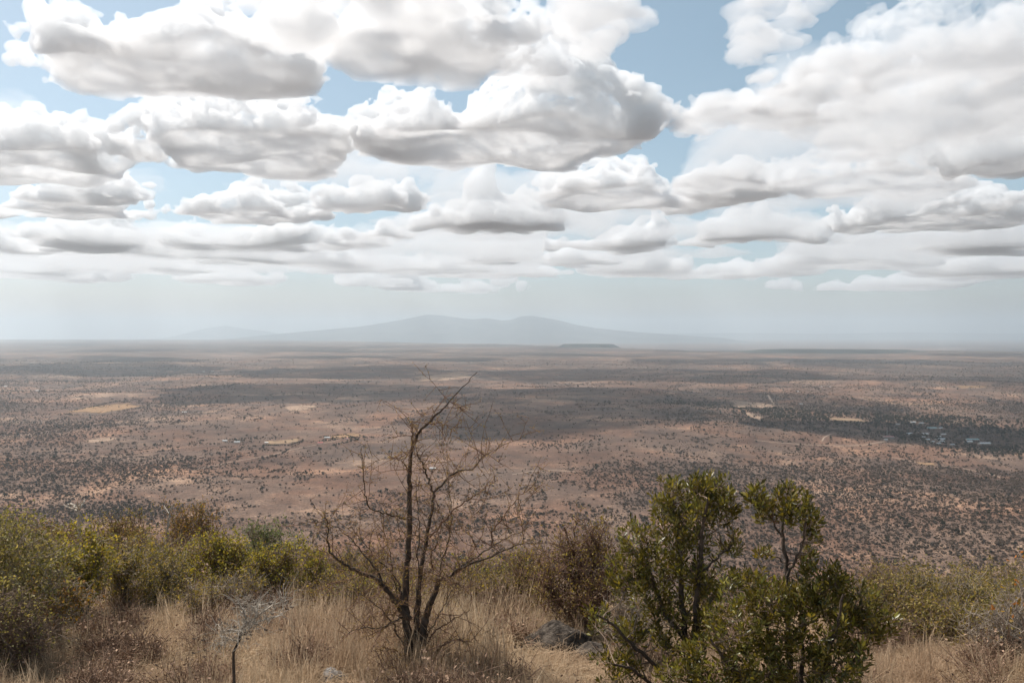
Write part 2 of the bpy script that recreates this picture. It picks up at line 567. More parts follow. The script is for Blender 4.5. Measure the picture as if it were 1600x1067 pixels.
mt_mat = simple_mat("mountain_scrub", (0.022, 0.030, 0.027), (0.085, 0.080, 0.066), 0.0008, 0.95, 0.1, 6)
build_range("mountain", "twin peaked mountain fading into haze on the horizon",
            [(380, 527), (430, 522), (480, 517.5), (520, 514), (560, 510), (600, 504), (625, 499), (650, 494), (667, 490.5), (690, 492.5),
             (715, 496), (740, 498.5), (758, 496.5), (785, 500.5), (800, 499), (815, 493.5), (832, 493), (855, 497), (875, 500.5), (900, 507),
             (930, 512), (960, 515.5), (1000, 519), (1060, 523), (1130, 528)], 40000, 6500, 3, mt_mat, -420)
build_range("mountain", "low faint hill on the horizon left of the mountain",
            [(270, 526), (300, 518), (330, 511), (352, 508.5), (372, 512), (392, 515), (420, 518), (450, 526)], 52000, 4000, 4, mt_mat, -420)
build_range("mountain", "long pale blue ridge low on the right horizon",
            [(980, 527), (1050, 521), (1150, 520), (1280, 521.5), (1420, 519.5), (1560, 521), (1750, 520), (1900, 526)], 54000, 3500, 6, mt_mat, -420)

def build_mesa(label, x0, x1, d, top_px, seed):
    """a flat-topped hill with a steep rim."""
    rg = np.random.default_rng(seed)
    cx_ = (0.5 * (x0 + x1) - CX) / F_PX * d
    a = 0.5 * (x1 - x0) / F_PX * d
    b = a * 0.6
    zt = -(top_px - HOR) / F_PX * d
    th = np.linspace(0, 2 * math.pi, 72, endpoint=False)
    wob = 1 + 0.10 * np.sin(3 * th + rg.random() * 6) + 0.06 * np.sin(7 * th + rg.random() * 6) + 0.04 * np.sin(13 * th)
    z0 = float(height(cx_, d)) - 40
    rings = [(1.35, z0), (1.12, z0 + 40 + 0.25 * (zt - z0 - 40)), (0.95, zt - 6), (0.9, zt), (0.45, zt + 2), (0.02, zt + 1)]
    v = []
    for f, z in rings:
        v.append(np.stack([cx_ + a * f * wob * np.cos(th), d + b * f * wob * np.sin(th), np.full(72, z)], 1))
    v = np.concatenate(v)
    q = []
    for r_ in range(len(rings) - 1):
        for t_ in range(72):
            u = (t_ + 1) % 72
            q.append((r_ * 72 + t_, r_ * 72 + u, (r_ + 1) * 72 + u, (r_ + 1) * 72 + t_))
    return tag(mesh_obj("mesa", mesh_from("mesa", v, np.array(q)), mt_mat), label, kind="structure")
build_mesa("small dark flat topped hill below the mountain", 880, 958, 15500, 537.5, 1)
build_mesa("long dark flat topped scarp on the right of the plain", 1180, 1415, 11600, 546.5, 2)

# ------------------------------------------------------------------ haze
def build_haze():
    x0, x1, y0, y1, z0, z1 = -66000, 66000, -66000, 66000, -440, 1010
    v = [(x0, y0, z0), (x1, y0, z0), (x1, y1, z0), (x0, y1, z0), (x0, y0, z1), (x1, y0, z1), (x1, y1, z1), (x0, y1, z1)]
    q = [(0, 3, 2, 1), (4, 5, 6, 7), (0, 1, 5, 4), (1, 2, 6, 5), (2, 3, 7, 6), (3, 0, 4, 7)]
    k = Nodes("haze_air")
    pv = k.n("VolumePrincipled")
    pv.inputs["Color"].default_value = HAZE_COLOR
    pv.inputs["Density"].default_value = HAZE_DENSITY
    pv.inputs["Anisotropy"].default_value = 0.3
    k.t.links.new(pv.outputs[0], k.out.inputs["Volume"])
    return tag(mesh_obj("haze", mesh_from("haze", v, q), k.m), kind="stuff")
HAZE_COLOR = (0.83, 0.935, 1.0, 1)
HAZE_DENSITY = 4.5e-5
build_haze()

# ------------------------------------------------------------------ instancing of uncountable cover (one object, geometry nodes)
def scatter_object(name, pts, rotz, scl, pick, sources, label=None, tilt=None):
    """one mesh of points; geometry nodes put a source mesh on each."""
    hid = bpy.data.collections.new(name + "_sources")
    for s in sources:
        hid.objects.link(s)
    me = bpy.data.meshes.new(name)
    n = len(pts)
    me.vertices.add(n)
    me.vertices.foreach_set("co", np.asarray(pts, np.float32).ravel())
    rot = np.zeros((n, 3), np.float32)
    rot[:, 2] = rotz
    if tilt is not None:
        rot[:, :2] = tilt
    for nm, ty, dat in (("rot", 'FLOAT_VECTOR', rot), ("scl", 'FLOAT_VECTOR', np.asarray(scl, np.float32)), ("pick", 'INT', np.asarray(pick, np.int32))):
        at = me.attributes.new(nm, ty, 'POINT')
        at.data.foreach_set("vector" if ty == 'FLOAT_VECTOR' else "value", dat.ravel())
    o = mesh_obj(name, me)
    ng = bpy.data.node_groups.new(name + "_scatter", 'GeometryNodeTree')
    ng.interface.new_socket("Geometry", in_out='INPUT', socket_type='NodeSocketGeometry')
    ng.interface.new_socket("Geometry", in_out='OUTPUT', socket_type='NodeSocketGeometry')
    N, Lk = ng.nodes, ng.links
    gi, go = N.new("NodeGroupInput"), N.new("NodeGroupOutput")
    m2p = N.new("GeometryNodeMeshToPoints")
    iop = N.new("GeometryNodeInstanceOnPoints")
    ci = N.new("GeometryNodeCollectionInfo")
    ci.inputs["Collection"].default_value = hid
    ci.inputs["Separate Children"].default_value = True
    ci.inputs["Reset Children"].default_value = True
    iop.inputs["Pick Instance"].default_value = True
    def attr(nm, ty):
        a = N.new("GeometryNodeInputNamedAttribute")
        a.data_type = ty
        a.inputs["Name"].default_value = nm
        return [s for s in a.outputs if s.enabled and s.name == "Attribute"][0]
    Lk.new(gi.outputs[0], m2p.inputs["Mesh"])
    Lk.new(m2p.outputs[0], iop.inputs["Points"])
    Lk.new(ci.outputs[0], iop.inputs["Instance"])
    Lk.new(attr("pick", 'INT'), iop.inputs["Instance Index"])
    Lk.new(attr("rot", 'FLOAT_VECTOR'), iop.inputs["Rotation"])
    Lk.new(attr("scl", 'FLOAT_VECTOR'), iop.inputs["Scale"])
    Lk.new(iop.outputs[0], go.inputs[0])
    md = o.modifiers.new("scatter", 'NODES')
    md.node_group = ng
    return tag(o, label, kind="stuff")

def leaf_soup(rg, centers, size, flat=0.6):
    """two-triangle leaf patches of random attitude at the given centres."""
    n = len(centers)
    a = rg.standard_normal((n, 3))
    a[:, 2] *= flat
    a /= np.linalg.norm(a, axis=1)[:, None]
    b = np.cross(a, rg.standard_normal((n, 3)))
    b /= np.linalg.norm(b, axis=1)[:, None] + 1e-9
    s = (np.asarray(size) * rg.uniform(0.6, 1.3, n))[:, None]
    c = np.asarray(centers)
    v = np.stack([c - a * s, c + b * s * 0.55, c + a * s, c - b * s * 0.55], 1).reshape(-1, 3)
    return v, np.arange(4 * n).reshape(n, 4)

def rand_ball(rg, n, surf=0.5):
    d = rg.standard_normal((n, 3))
    d /= np.linalg.norm(d, axis=1)[:, None]
    return d * (rg.random(n) ** (1 / 3 * (1 - surf)))[:, None]

# crowns seen from far: uneven clumps of leaf patches on a short forked trunk
def far_bush_mesh(rg, kind):
    cs = []
    nl = {'round': 4, 'flat': 5, 'low': 4}[kind]
    for i in range(nl):
        an = rg.uniform(0, 6.28)
        rr = rg.uniform(0.1, 0.33)
        if kind == 'flat':
            c, r = (rr * 1.1 * math.cos(an), rr * 1.1 * math.sin(an), 0.62 + rg.uniform(-.06, .06)), (0.24, 0.24, 0.10)
        elif kind == 'low':
            c, r = (rr * 1.2 * math.cos(an), rr * 1.2 * math.sin(an), 0.20 + rg.uniform(-.05, .08)), (0.24, 0.24, 0.19)
        else:
            c, r = (rr * math.cos(an), rr * math.sin(an), 0.42 + rg.uniform(-.12, .18)), (0.25, 0.25, 0.23)
        cs.append(np.array(c) + rand_ball(rg, 18, 0.75) * np.array(r))
    cores = [(c_.mean(0), c_.std(0) * 1.35) for c_ in cs]
    cs = np.concatenate(cs)
    v, q = leaf_soup(rg, cs, 0.085)
    # a ragged inner body to each clump, so that the crown is not see-through
    for c_, s_ in cores:
        th = np.arange(6) * 1.047 + rg.uniform(0, 1)
        rings = [np.column_stack([np.cos(th + k) * m, np.sin(th + k) * m, np.full(6, z)]) * rg.uniform(0.75, 1.2, (6, 1)) for k, m, z in ((0, .7, -.7), (.5, 1., 0.), (0, .65, .75))]
        bv = np.concatenate(rings + [np.array([[0, 0, -1.0], [0, 0, 1.05]])]) * s_ + c_
        bq = []
        for j in range(2):
            for i in range(6):
                bq.append((j * 6 + i, j * 6 + (i + 1) % 6, j * 6 + 6 + (i + 1) % 6, j * 6 + 6 + i))
        for i in range(0, 6, 2):
            bq.append((18, (i + 2) % 6, i + 1, i))
            bq.append((19, 12 + i, 12 + i + 1, 12 + (i + 2) % 6))
        q = np.concatenate([q, np.array(bq) + len(v)])
        v = np.concatenate([v, bv])
    h = 0.6 if kind == 'flat' else 0.35
    tv, tq = [], []
    for i in range(2):
        an = rg.uniform(0, 6.28)
        top = np.array([0.16 * math.cos(an), 0.16 * math.sin(an), h])
        k0 = len(tv)
        for p, r in ((np.array([0, 0, -0.06]), 0.03), (top, 0.012)):
            for t in range(3):
                tv.append(p + r * np.array([math.cos(t * 2.1), math.sin(t * 2.1), 0]))
        for t in range(3):
            u = (t + 1) % 3
            tq.append((k0 + t, k0 + u, k0 + 3 + u, k0 + 3 + t))
    q2 = np.array(tq) + len(v)
    return np.concatenate([v, np.array(tv)]), np.concatenate([q, q2])

def foliage_far_mat(name, c0, c1, c2):
    k = Nodes(name)
    oi = k.n("ObjectInfo").outputs["Random"]
    tc = k.n("TexCoord").outputs["Object"]
    col = k.mix(k.step(oi, 0.0, 0.6), c0, c1)
    col = k.mix(k.step(oi, 0.72, 1.0), col, c2)
    col = k.mix(k.math('MULTIPLY', k.noise(tc, 7.0, 2), 0.5), col, c0)
    d = k.n("BsdfDiffuse", i_Color=col, i_Roughness=0.5)
    t = k.n("BsdfTranslucent", i_Color=col)
    mx = k.n("MixShader", i_0=0.38, i_1=d.outputs[0], i_2=t.outputs[0])
    return k.surface(mx.outputs[0])

m_bush = foliage_far_mat("dry_bush_leaves", (0.115, 0.086, 0.064), (0.165, 0.122, 0.090), (0.235, 0.166, 0.120))
m_tree = foliage_far_mat("dark_tree_leaves", (0.048, 0.047, 0.032), (0.078, 0.072, 0.048), (0.11, 0.093, 0.062))

brg = np.random.default_rng(77)
BUSH = []
for i, (kd, mt) in enumerate([('round', m_bush), ('low', m_bush), ('flat', m_bush), ('low', m_bush), ('round', m_bush), ('low', m_bush),
                              ('round', m_tree), ('flat', m_tree), ('round', m_tree)]):
    v, q = far_bush_mesh(brg, kd)
    me = mesh_from("plain_bush", v, q)
    me.materials.append(mt)
    BUSH.append(me)

def vnoise(x, y, wl_, seed):
    g = np.random.default_rng(seed)
    s = 0
    for i in range(7):
        an = g.uniform(0, 6.28)
        f = 2 * math.pi / wl_ * g.uniform(0.6, 1.7)
        s = s + np.sin(f * (math.cos(an) * x + math.sin(an) * y) + g.uniform(0, 6.28) + 1.3 * np.sin(f * 0.6 * (math.sin(an) * x - math.cos(an) * y)))
    return s / 2.6

# clearings, fields and tracks on the plain, given by the pixels of their corners or course
FIELDS = [
    ([(92, 646), (140, 634), (205, 629), (232, 634), (160, 647)], 'orange', "orange ploughed field on the left of the plain"),
    ([(130, 689), (150, 684), (186, 684), (176, 691), (140, 693)], 'pale', "pale bare patch below the orange field"),
    ([(408, 690), (470, 685), (474, 690), (415, 697)], 'tan', "pale tan field strip beside the low white shed"),
    ([(510, 681), (560, 676), (572, 682), (520, 686)], 'orange', "tan field strip behind the red roofed house"),
    ([(1130, 624), (1165, 627), (1215, 633), (1208, 638), (1150, 637)], 'pale', "large pale clearing right of the middle of the plain"),
    ([(1163, 643), (1178, 646), (1195, 653), (1190, 657), (1170, 652)], 'pale', "small pale clearing below the large one"),
    ([(1292, 653), (1340, 654), (1362, 660), (1330, 661), (1298, 658)], 'tan', "brown bare oval among the dark trees"),
    ([(1430, 722), (1462, 724), (1464, 728), (1438, 727)], 'orange', "short rust red strip on the lower right track"),
    ([(438, 637), (470, 632), (500, 634), (484, 642), (450, 643)], 'pale', "pale clearing in the left middle of the plain"),
    ([(640, 587), (720, 583), (760, 588), (700, 596), (650, 598)], 'pale', "pale flat with a sunlit streak painted in, near the middle of the far plain"),  # pale field colour carries the sunlit streak across the far plain
    ([(1490, 603), (1540, 602), (1548, 606), (1500, 607)], 'orange', "thin orange strip far on the right of the plain"),
]
def field_mat(name, c0, c1):
    k = Nodes(name)
    g = k.n("NewGeometry").outputs["Position"]
    e = k.n("Attribute", attribute_name="rim").outputs["Fac"]
    col = k.mix(k.step(k.noise(g, 1 / 14, 5, 0.7), 0.35, 0.65), c0, c1)
    n = k.math('ADD', k.math('MULTIPLY', k.noise(g, 1 / 45, 4, 0.65), 0.7), k.math('MULTIPLY', k.noise(g, 1 / 9, 3, 0.7), 0.3))
    a = k.step(k.math('SUBTRACT', k.math('ADD', n, 0.42), e), 0.0, 0.16)
    d = k.n("BsdfDiffuse", i_Color=col)
    tr = k.n("BsdfTransparent")
    mx = k.n("MixShader", i_0=a, i_1=tr.outputs[0], i_2=d.outputs[0])
    return k.surface(mx.outputs[0])
F_MAT = {'orange': field_mat("field_orange", (0.22, 0.135, 0.08), (0.33, 0.21, 0.12)),
         'tan': field_mat("field_tan", (0.22, 0.15, 0.10), (0.34, 0.235, 0.145)),
         'pale': field_mat("field_pale", (0.26, 0.18, 0.13), (0.35, 0.245, 0.175))}
field_polys = []
def ray_flat(px, py):
    return px_to_ground(px, py)
for pts, mk, lab in FIELDS:
    P = np.array([ray_flat(*p)[:2] for p in pts])
    # refine the outline with a little raggedness and drape it on the terrain
    frg = np.random.default_rng(int(P[0, 1]))
    out = []
    for i in range(len(P)):
        a_, b_ = P[i], P[(i + 1) % len(P)]
        for t in np.linspace(0, 1, 19)[:-1]:
            out.append(a_ + (b_ - a_) * t + (frg.normal(0, 0.02, 2) + 0.03 * np.sin(t * 17 + i)) * min(np.linalg.norm(b_ - a_), 150))
    out = np.array(out)
    c = out.mean(0)
    field_polys.append(P)
    vv, qq = [], []
    RN = 8
    for r_ in range(RN + 1):
        f = r_ / RN
        pp = c + (out - c) * max(f, 0.01)
        vv.append(np.column_stack([pp, height(pp[:, 0], pp[:, 1]) + 0.9 * (1 - f ** 6) + 0.05]))
    vv = np.concatenate(vv)
    m_ = len(out)
    for r_ in range(RN):
        for i in range(m_):
            j = (i + 1) % m_
            qq.append((r_ * m_ + i, (r_ + 1) * m_ + i, (r_ + 1) * m_ + j, r_ * m_ + j))
    fm = mesh_from("field", vv, np.array(qq), True)
    fm.attributes.new("rim", 'FLOAT', 'POINT').data.foreach_set("value", np.repeat(np.linspace(0, 1, RN + 1), m_).astype(np.float32))
    tag(mesh_obj("field", fm, F_MAT[mk]), lab, kind="structure")

TRACKS = [
    ([(1180, 688), (1215, 692), (1260, 695), (1310, 697), (1350, 696), (1385, 690)], 4.5, "pale dirt track below the village"),
    ([(1395, 715), (1440, 724), (1500, 731), (1545, 740), (1570, 748)], 4, "pale dirt track crossing the lower right of the plain"),
    ([(1195, 612), (1203, 622), (1210, 632)], 9, "short pale track running into the large clearing"),
    ([(300, 735), (360, 722), (420, 712), (470, 700), (520, 690), (600, 672)], 3.5, "faint dirt track past the farm compounds"),
    ([(800, 742), (830, 737), (860, 735), (900, 738)], 3.5, "faint dirt track right of the thorn tree"),
    ([(1285, 690), (1288, 684), (1300, 678), (1330, 676)], 4, "short curved track into the village"),
]
m_road = simple_mat("dirt_road", (0.27, 0.195, 0.145), (0.37, 0.27, 0.20), 0.03)
track_pts = []
for pts, wdt, lab in TRACKS:
    P = np.array([ray_flat(*p)[:2] for p in pts])
    seg = np.linspace(0, len(P) - 1, 12 * len(P))
    C = np.column_stack([np.interp(seg, np.arange(len(P)), P[:, i]) for i in (0, 1)])
    C[1:-1] = (C[:-2] + C[1:-1] + C[2:]) / 3
    T = np.gradient(C, axis=0)
    T /= np.linalg.norm(T, axis=1)[:, None]
    Nn = np.column_stack([-T[:, 1], T[:, 0]]) * wdt * 0.5
    track_pts.append(C)
    rows = []
    for s_ in (-1, 0, 1):
        pp = C + Nn * s_
        rows.append(np.column_stack([pp, height(pp[:, 0], pp[:, 1]) + 0.35 + 0.25 * (s_ == 0)]))
    n_ = len(C)
    vv = np.concatenate(rows)
    qq = [(r_ * n_ + i, r_ * n_ + i + 1, (r_ + 1) * n_ + i + 1, (r_ + 1) * n_ + i) for r_ in range(2) for i in range(n_ - 1)]
    tag(mesh_obj("dirt_road", mesh_from("dirt_road", vv, np.array(qq)), m_road), lab, kind="structure")

# ------------------------------------------------------------------ houses on the plain
def house_mesh(w, l, h, roof_h, over=0.5):
    a, b = w / 2, l / 2
    wall = ([(-b, -a, -1.5), (b, -a, -1.5), (b, a, -1.5), (-b, a, -1.5), (-b, -a, h), (b, -a, h), (b, a, h), (-b, a, h), (-b, 0, h + roof_h * .93), (b, 0, h + roof_h * .93)],
            [(0, 1, 5, 4), (2, 3, 7, 6), (1, 2, 6, 5), (3, 0, 4, 7), (5, 6, 9), (7, 4, 8)])
    A, B, t = a + over, b + over, 0.18
    e = h - over * roof_h / a
    roof = ([(-B, -A, e), (B, -A, e), (B, 0, h + roof_h), (-B, 0, h + roof_h), (B, A, e), (-B, A, e),
             (-B, -A, e + t), (B, -A, e + t), (B, 0, h + roof_h + t), (-B, 0, h + roof_h + t), (B, A, e + t), (-B, A, e + t)],
            [(1, 0, 3, 2), (2, 3, 5, 4), (6, 7, 8, 9), (9, 8, 10, 11), (0, 1, 7, 6), (4, 5, 11, 10), (1, 2, 8, 7), (2, 4, 10, 8), (5, 3, 9, 11), (3, 0, 6, 9)])
    return wall, roof
def pydata(name, vf, mat):
    me = bpy.data.meshes.new(name)
    me.from_pydata(vf[0], [], vf[1])
    me.materials.append(mat)
    return me
m_plaster = simple_mat("house_plaster", (0.42, 0.36, 0.30), (0.55, 0.48, 0.41), 0.3)
R_MAT = {'white': simple_mat("roof_white", (0.52, 0.51, 0.49), (0.64, 0.63, 0.60), 0.2, 0.45, 0.4),
         'teal': simple_mat("roof_teal", (0.17, 0.29, 0.30), (0.23, 0.36, 0.36), 0.2, 0.5, 0.4),
         'red': simple_mat("roof_red", (0.48, 0.09, 0.09), (0.58, 0.14, 0.13), 0.2, 0.6, 0.3),
         'rust': simple_mat("roof_rust", (0.34, 0.16, 0.14), (0.44, 0.22, 0.20), 0.2, 0.7, 0.3),
         'grey': simple_mat("roof_grey", (0.40, 0.42, 0.42), (0.55, 0.56, 0.55), 0.2, 0.5, 0.4)}
HOUSES = [
    # px, py, length px, roof, turn (deg), label
    (1520, 688, 19, 'teal', 4, "long teal roofed building at the right end of the village"),
    (1514, 691.5, 12, 'white', 14, "white roofed building in front of the long teal one"),
    (1539, 694, 18, 'white', 10, "long white roofed shed, rightmost in the village"),
    (1427, 660.5, 8, 'white', 3, "white roofed house at the back left of the village"),
    (1440, 662, 8, 'white', 20, "pale roofed house beside the back left one in the village"),
    (1456, 670, 15, 'teal', 5, "pale teal roofed house in the middle row of the village"),
    (1470, 670, 8, 'grey', 25, "grey roofed house at the right of the middle row of the village"),
    (1446, 679, 9, 'white', 0, None), (1475, 679.5, 7, 'white', 0, None), (1468, 683.5, 6, 'white', 5, None),
    (1470, 687.5, 14, 'grey', 0, "long grey roofed house low in the village"), (1420, 679, 12, 'grey', 20, "grey roofed house left of the village centre"),
    (1443, 684, 7, 'grey', 10, None), (1450, 688, 8, 'grey', 30, None), (1458, 691, 6, 'grey', 30, None), (1472, 691, 8, 'grey', 20, None),
    (1467, 694, 8, 'grey', 25, None), (1489, 696, 6, 'grey', 0, None), (1403, 664, 6, 'grey', 0, None),
    (1389, 684, 15, 'rust', 0, "dull pink roofed building at the left end of the village"),
    (1385, 688.5, 5, 'white', 0, "tiny white hut below the dull pink roof"),
    (500, 693.5, 7, 'red', 15, "red roofed house in the farm compound left of the thorn tree"),
    (511, 685, 8, 'grey', 0, "grey roofed house at the back of the red roofed house's compound"),
    (541, 687, 5, 'rust', 0, "small rust roofed hut right of the red roofed house"),
    (416, 693, 5, 'white', 0, "low white shed at the left end of the field strip"),
    (370, 692, 8, 'grey', 5, "grey roofed house in the leftmost farm compound"),
    (351, 690, 7, 'grey', 0, "small grey hut at the left of the leftmost farm compound"),
    (58, 611, 5, 'white', 0, "bright white roof far on the left of the plain"),
    (288, 645, 6, 'white', 10, "white roofed house right of the orange field"),
    (318, 581, 3.5, 'white', 0, None), (332, 580.5, 3, 'white', 0, None), (8, 604, 3.5, 'white', 0, None),
    (676, 733.5, 9, 'white', 0, "white roofed house behind the thorn tree"),
    (1247, 612.5, 3.5, 'white', 0, None), (1283, 605, 3.5, 'white', 0, None), (1296, 605, 3.5, 'grey', 0, None), (1252, 632, 5, 'grey', 0, None),
]
house_xy = []
for px, py, lpx, rk, turn, lab in HOUSES:
    x, y, z = ray_flat(px, py)
    L_ = lpx / F_PX * y * 1.05
    W_ = min(max(L_ * 0.42, 5.0), 10.0)
    wv, rv = house_mesh(W_, max(L_, 6.0), 2.6, W_ * 0.20)
    e = empty("house", (x, y, z))
    e.rotation_euler.z = R(turn)
    link(bpy.data.objects.new("wall", pydata("wall", wv, m_plaster)), e)
    link(bpy.data.objects.new("roof", pydata("roof", rv, R_MAT[rk])), e)
    house_xy.append((x, y, L_))
    village = px > 1380 and py > 640
    if not lab:
        kin = sorted(h[0] for h in HOUSES if not h[5] and ((h[0] > 1380 and h[1] > 640) == village))
        lab = "small pale roofed house among the trees of the village, %s from the left" % ORD[kin.index(px)] if village \
            else "tiny pale roofed house far out on the plain, %s from the left" % ORD[kin.index(px)]
        grp_ = "small village houses" if village else "far single houses"
    else:
        grp_ = None
    tag(e, lab, "house",
        grp_)
# a thin mast by the pink roof
x, y, z = ray_flat(1389, 683)
mv, mq = [], []
for i, (zz, r_) in enumerate(((-1, .5), (25, .25))):
    for t in range(6):
        mv.append((r_ * math.cos(t * 1.047), r_ * math.sin(t * 1.047), zz))
mq = [(t, (t + 1) % 6, 6 + (t + 1) % 6, 6 + t) for t in range(6)]
tag(mesh_obj("mast", mesh_from("mast", mv, mq), R_MAT['grey'], loc=(x, y + 8, z)), "thin pale mast rising behind the dull pink roof", "mast")

# ------------------------------------------------------------------ bushes and trees of the plain
def inside(poly, x, y):
    c = np.zeros(len(x), bool)
    n = len(poly)
    for i in range(n):
        x0, y0 = poly[i]
        x1, y1 = poly[(i + 1) % n]
        k = ((y0 > y) != (y1 > y)) & (x < (x1 - x0) * (y - y0) / (y1 - y0 + 1e-9) + x0)
        c ^= k
    return c

def scatter_plain():
    rg = np.random.default_rng(9)
    X, Y, S, K = [], [], [], []
    def ring(d0, d1, per_km2, smin, smax, spread=0.72):
        A = spread * 2 * (d1 * d1 - d0 * d0) / 2 / 1e6
        n = int(A * per_km2)
        d = np.sqrt(rg.uniform(d0 * d0, d1 * d1, n))
        t = rg.uniform(-spread, spread, n)
        x, y = t * d, d
        px = CX + F_PX * t
        py = HOR + F_PX * 280 / d
        v1 = vnoise(x, y, 900, 1) + 0.6 * vnoise(x, y, 260, 2)
        # open ground in the middle left, thick bush on the right and on the hill foot
        bias = 0.05 + 0.75 * sstep(px, 900, 1300) * sstep(py, 690, 780) + 0.35 * sstep(px, 1050, 1200) * (1 - sstep(py, 655, 700)) * sstep(py, 600, 640)
        bias = bias - 0.45 * sstep(px, 250, 450) * (1 - sstep(px, 900, 1050)) * (1 - 0.6 * sstep(py, 720, 790)) + 0.30 * sstep(-px, -280, -60)
        bias = bias + 0.25 * sstep(py, 745, 800)
        v2 = vnoise(x, y, 70, 3)
        line = np.exp(-(vnoise(x, y, 520, 5) / 0.10) ** 2)          # thicker growth along dry watercourses
        bias = bias + 0.55 * line
        p = np.clip(0.30 + 0.30 * v1 + 0.30 * v2 + bias, 0.03, 1.0)
        k = rg.random(n) < p
        x, y = x[k], y[k]
        keep = np.ones(len(x), bool)
        for P in field_polys:
            keep &= ~(inside(P, x, y) & (rg.random(len(x)) < 0.88))
        for C in track_pts:
            for c in C[::2]:
                keep &= (x - c[0]) ** 2 + (y - c[1]) ** 2 > 8 ** 2
        for hx, hy, hl in house_xy:
            keep &= ~((np.abs(x - hx) < hl * 0.6 + 4) & (y < hy + 8) & (y > hy - 22))
        x, y = x[keep], y[keep]
        s = smin + (smax - smin) * rg.random(len(x)) ** 3.0
        kk = rg.integers(0, 6, len(x))
        big = rg.random(len(x)) < 0.05
        kk[big] = rg.integers(6, 9, big.sum())
        s[big] *= 1.25
        X.append(x); Y.append(y); S.append(s); K.append(kk)
    ring(40, 330, 30000, 1.2, 3.6, 0.85)
    ring(330, 800, 34000, 1.6, 5.5, 0.8)
    ring(800, 1700, 56000, 1.5, 7.5)
    ring(1700, 3200, 21000, 2.0, 9.0)
    ring(3200, 5200, 6000, 3.0, 11.0)
    ring(5200, 8200, 1100, 6.0, 13.0)
    # dark groves: round the village, along hedges and in the farm compounds
    def clump(cx_, cy_, rx, ry, n, smin, smax, kinds=(6, 9)):
        x0, y0, _ = ray_flat(cx_, cy_)
        a = rx / F_PX * y0
        yb = ray_flat(cx_, cy_ + ry)[1]
        b = abs(y0 - yb)
        x = x0 + rg.normal(0, a * 0.6, n)
        y = y0 + rg.normal(0, b * 0.6, n)
        keep = np.ones(n, bool)
        for hx, hy, hl in house_xy:
            keep &= ~((np.abs(x - hx) < hl * 0.6 + 5) & (y < hy + 9) & (y > hy - 45))
        for P in field_polys:
            keep &= ~inside(P, x, y)
        x, y = x[keep], y[keep]
        X.append(x); Y.append(y)
        S.append(rg.uniform(smin, smax, len(x)))
        K.append(rg.integers(kinds[0], kinds[1], len(x)))
    clump(1250, 650, 75, 8, 420, 7, 13)
    clump(1400, 658, 90, 10, 520, 7, 13)
    clump(1540, 668, 90, 16, 520, 6, 13)
    clump(1440, 685, 60, 10, 240, 6, 12)
    clump(1560, 705, 70, 9, 260, 6, 11)
    clump(1180, 642, 25, 5, 90, 7, 12)
    clump(540, 686, 28, 4, 70, 5, 9)
    clump(372, 690, 22, 4, 30, 5, 8)
    clump(1090, 632, 60, 7, 220, 6, 11)
    clump(200, 800, 90, 14, 900, 2.5, 5.5, (0, 9))
    clump(880, 695, 60, 14, 260, 3.5, 7, (0, 9))
    def hedge(pts, n, s):
        P = np.array([ray_flat(*p)[:2] for p in pts])
        t = rg.uniform(0, len(P) - 1, n)
        x = np.interp(t, np.arange(len(P)), P[:, 0]) + rg.normal(0, 1.0, n)
        y = np.interp(t, np.arange(len(P)), P[:, 1]) + rg.normal(0, 1.0, n)
        X.append(x); Y.append(y); S.append(rg.uniform(0.7, 1.2, n) * s); K.append(rg.integers(6, 9, n))
    hedge([(110, 643), (180, 628), (275, 631)], 150, 6)
    hedge([(410, 696), (450, 697), (474, 689)], 90, 4)
    hedge([(300, 735), (400, 722), (440, 710), (474, 690)], 110, 3.5)
    hedge([(95, 648), (165, 649), (235, 635)], 60, 5)
    hedge([(500, 684), (540, 680), (560, 688), (520, 697)], 110, 5)
    return np.concatenate(X), np.concatenate(Y), np.concatenate(S), np.concatenate(K)

bx, by, bs, bk = scatter_plain()
bz = height(bx, by)
# the 300 that show largest in the photograph are objects of their own
pxs, pys = CX + F_PX * bx / by, HOR - F_PX * bz / by
vis = (pxs > 5) & (pxs < 1595) & (by > 500) & (pys < np.interp(pxs, [0, 340, 500, 620, 950, 960, 1170, 1300, 1600], [790, 790, 840, 830, 800, 745, 745, 880, 900]))
size = np.where(vis, bs / by, 0)
top = np.argsort(-size)[:300]
rz = brg.uniform(0, 6.28, len(bx))
sq = brg.uniform(0.75, 1.15, (len(bx), 1))
for i in top:
    o = bpy.data.objects.new("bush", BUSH[bk[i]])
    o.location = (bx[i], by[i], bz[i])
    o.rotation_euler.z = rz[i]
    o.scale = (bs[i], bs[i], bs[i] * float(sq[i, 0]))
    COL.objects.link(o)
    look = ("brown round bush", "low spreading brown bush", "flat crowned brown bush", "low ragged brown bush", "brown lumpy bush", "low broad brown bush",
            "dark round tree", "dark flat crowned tree", "dark bushy tree")[bk[i]]
    where = ("above the left thicket near the left edge", "above the right half of the left thicket", "behind the thorn tree", "between the thorn tree and the evergreens",
             "behind the evergreens", "right of the evergreens", "near the right edge")[int(np.searchsorted([250, 500, 780, 960, 1300, 1450], pxs[i]))]
    tag(o, "%s on the near plain %s" % (look, where), "bush", "bushes on the near plain")
rest = np.ones(len(bx), bool)
rest[top] = False
src = []
for i, me in enumerate(BUSH):
    o = bpy.data.objects.new("plain_bush_%02d" % i, me)
    src.append(o)
scatter_object("bushland", np.column_stack([bx, by, bz])[rest], rz[rest], np.column_stack([bs, bs, bs * sq[:, 0]])[rest], bk[rest], src,
               "scattered dark bushes and small trees covering the plain")

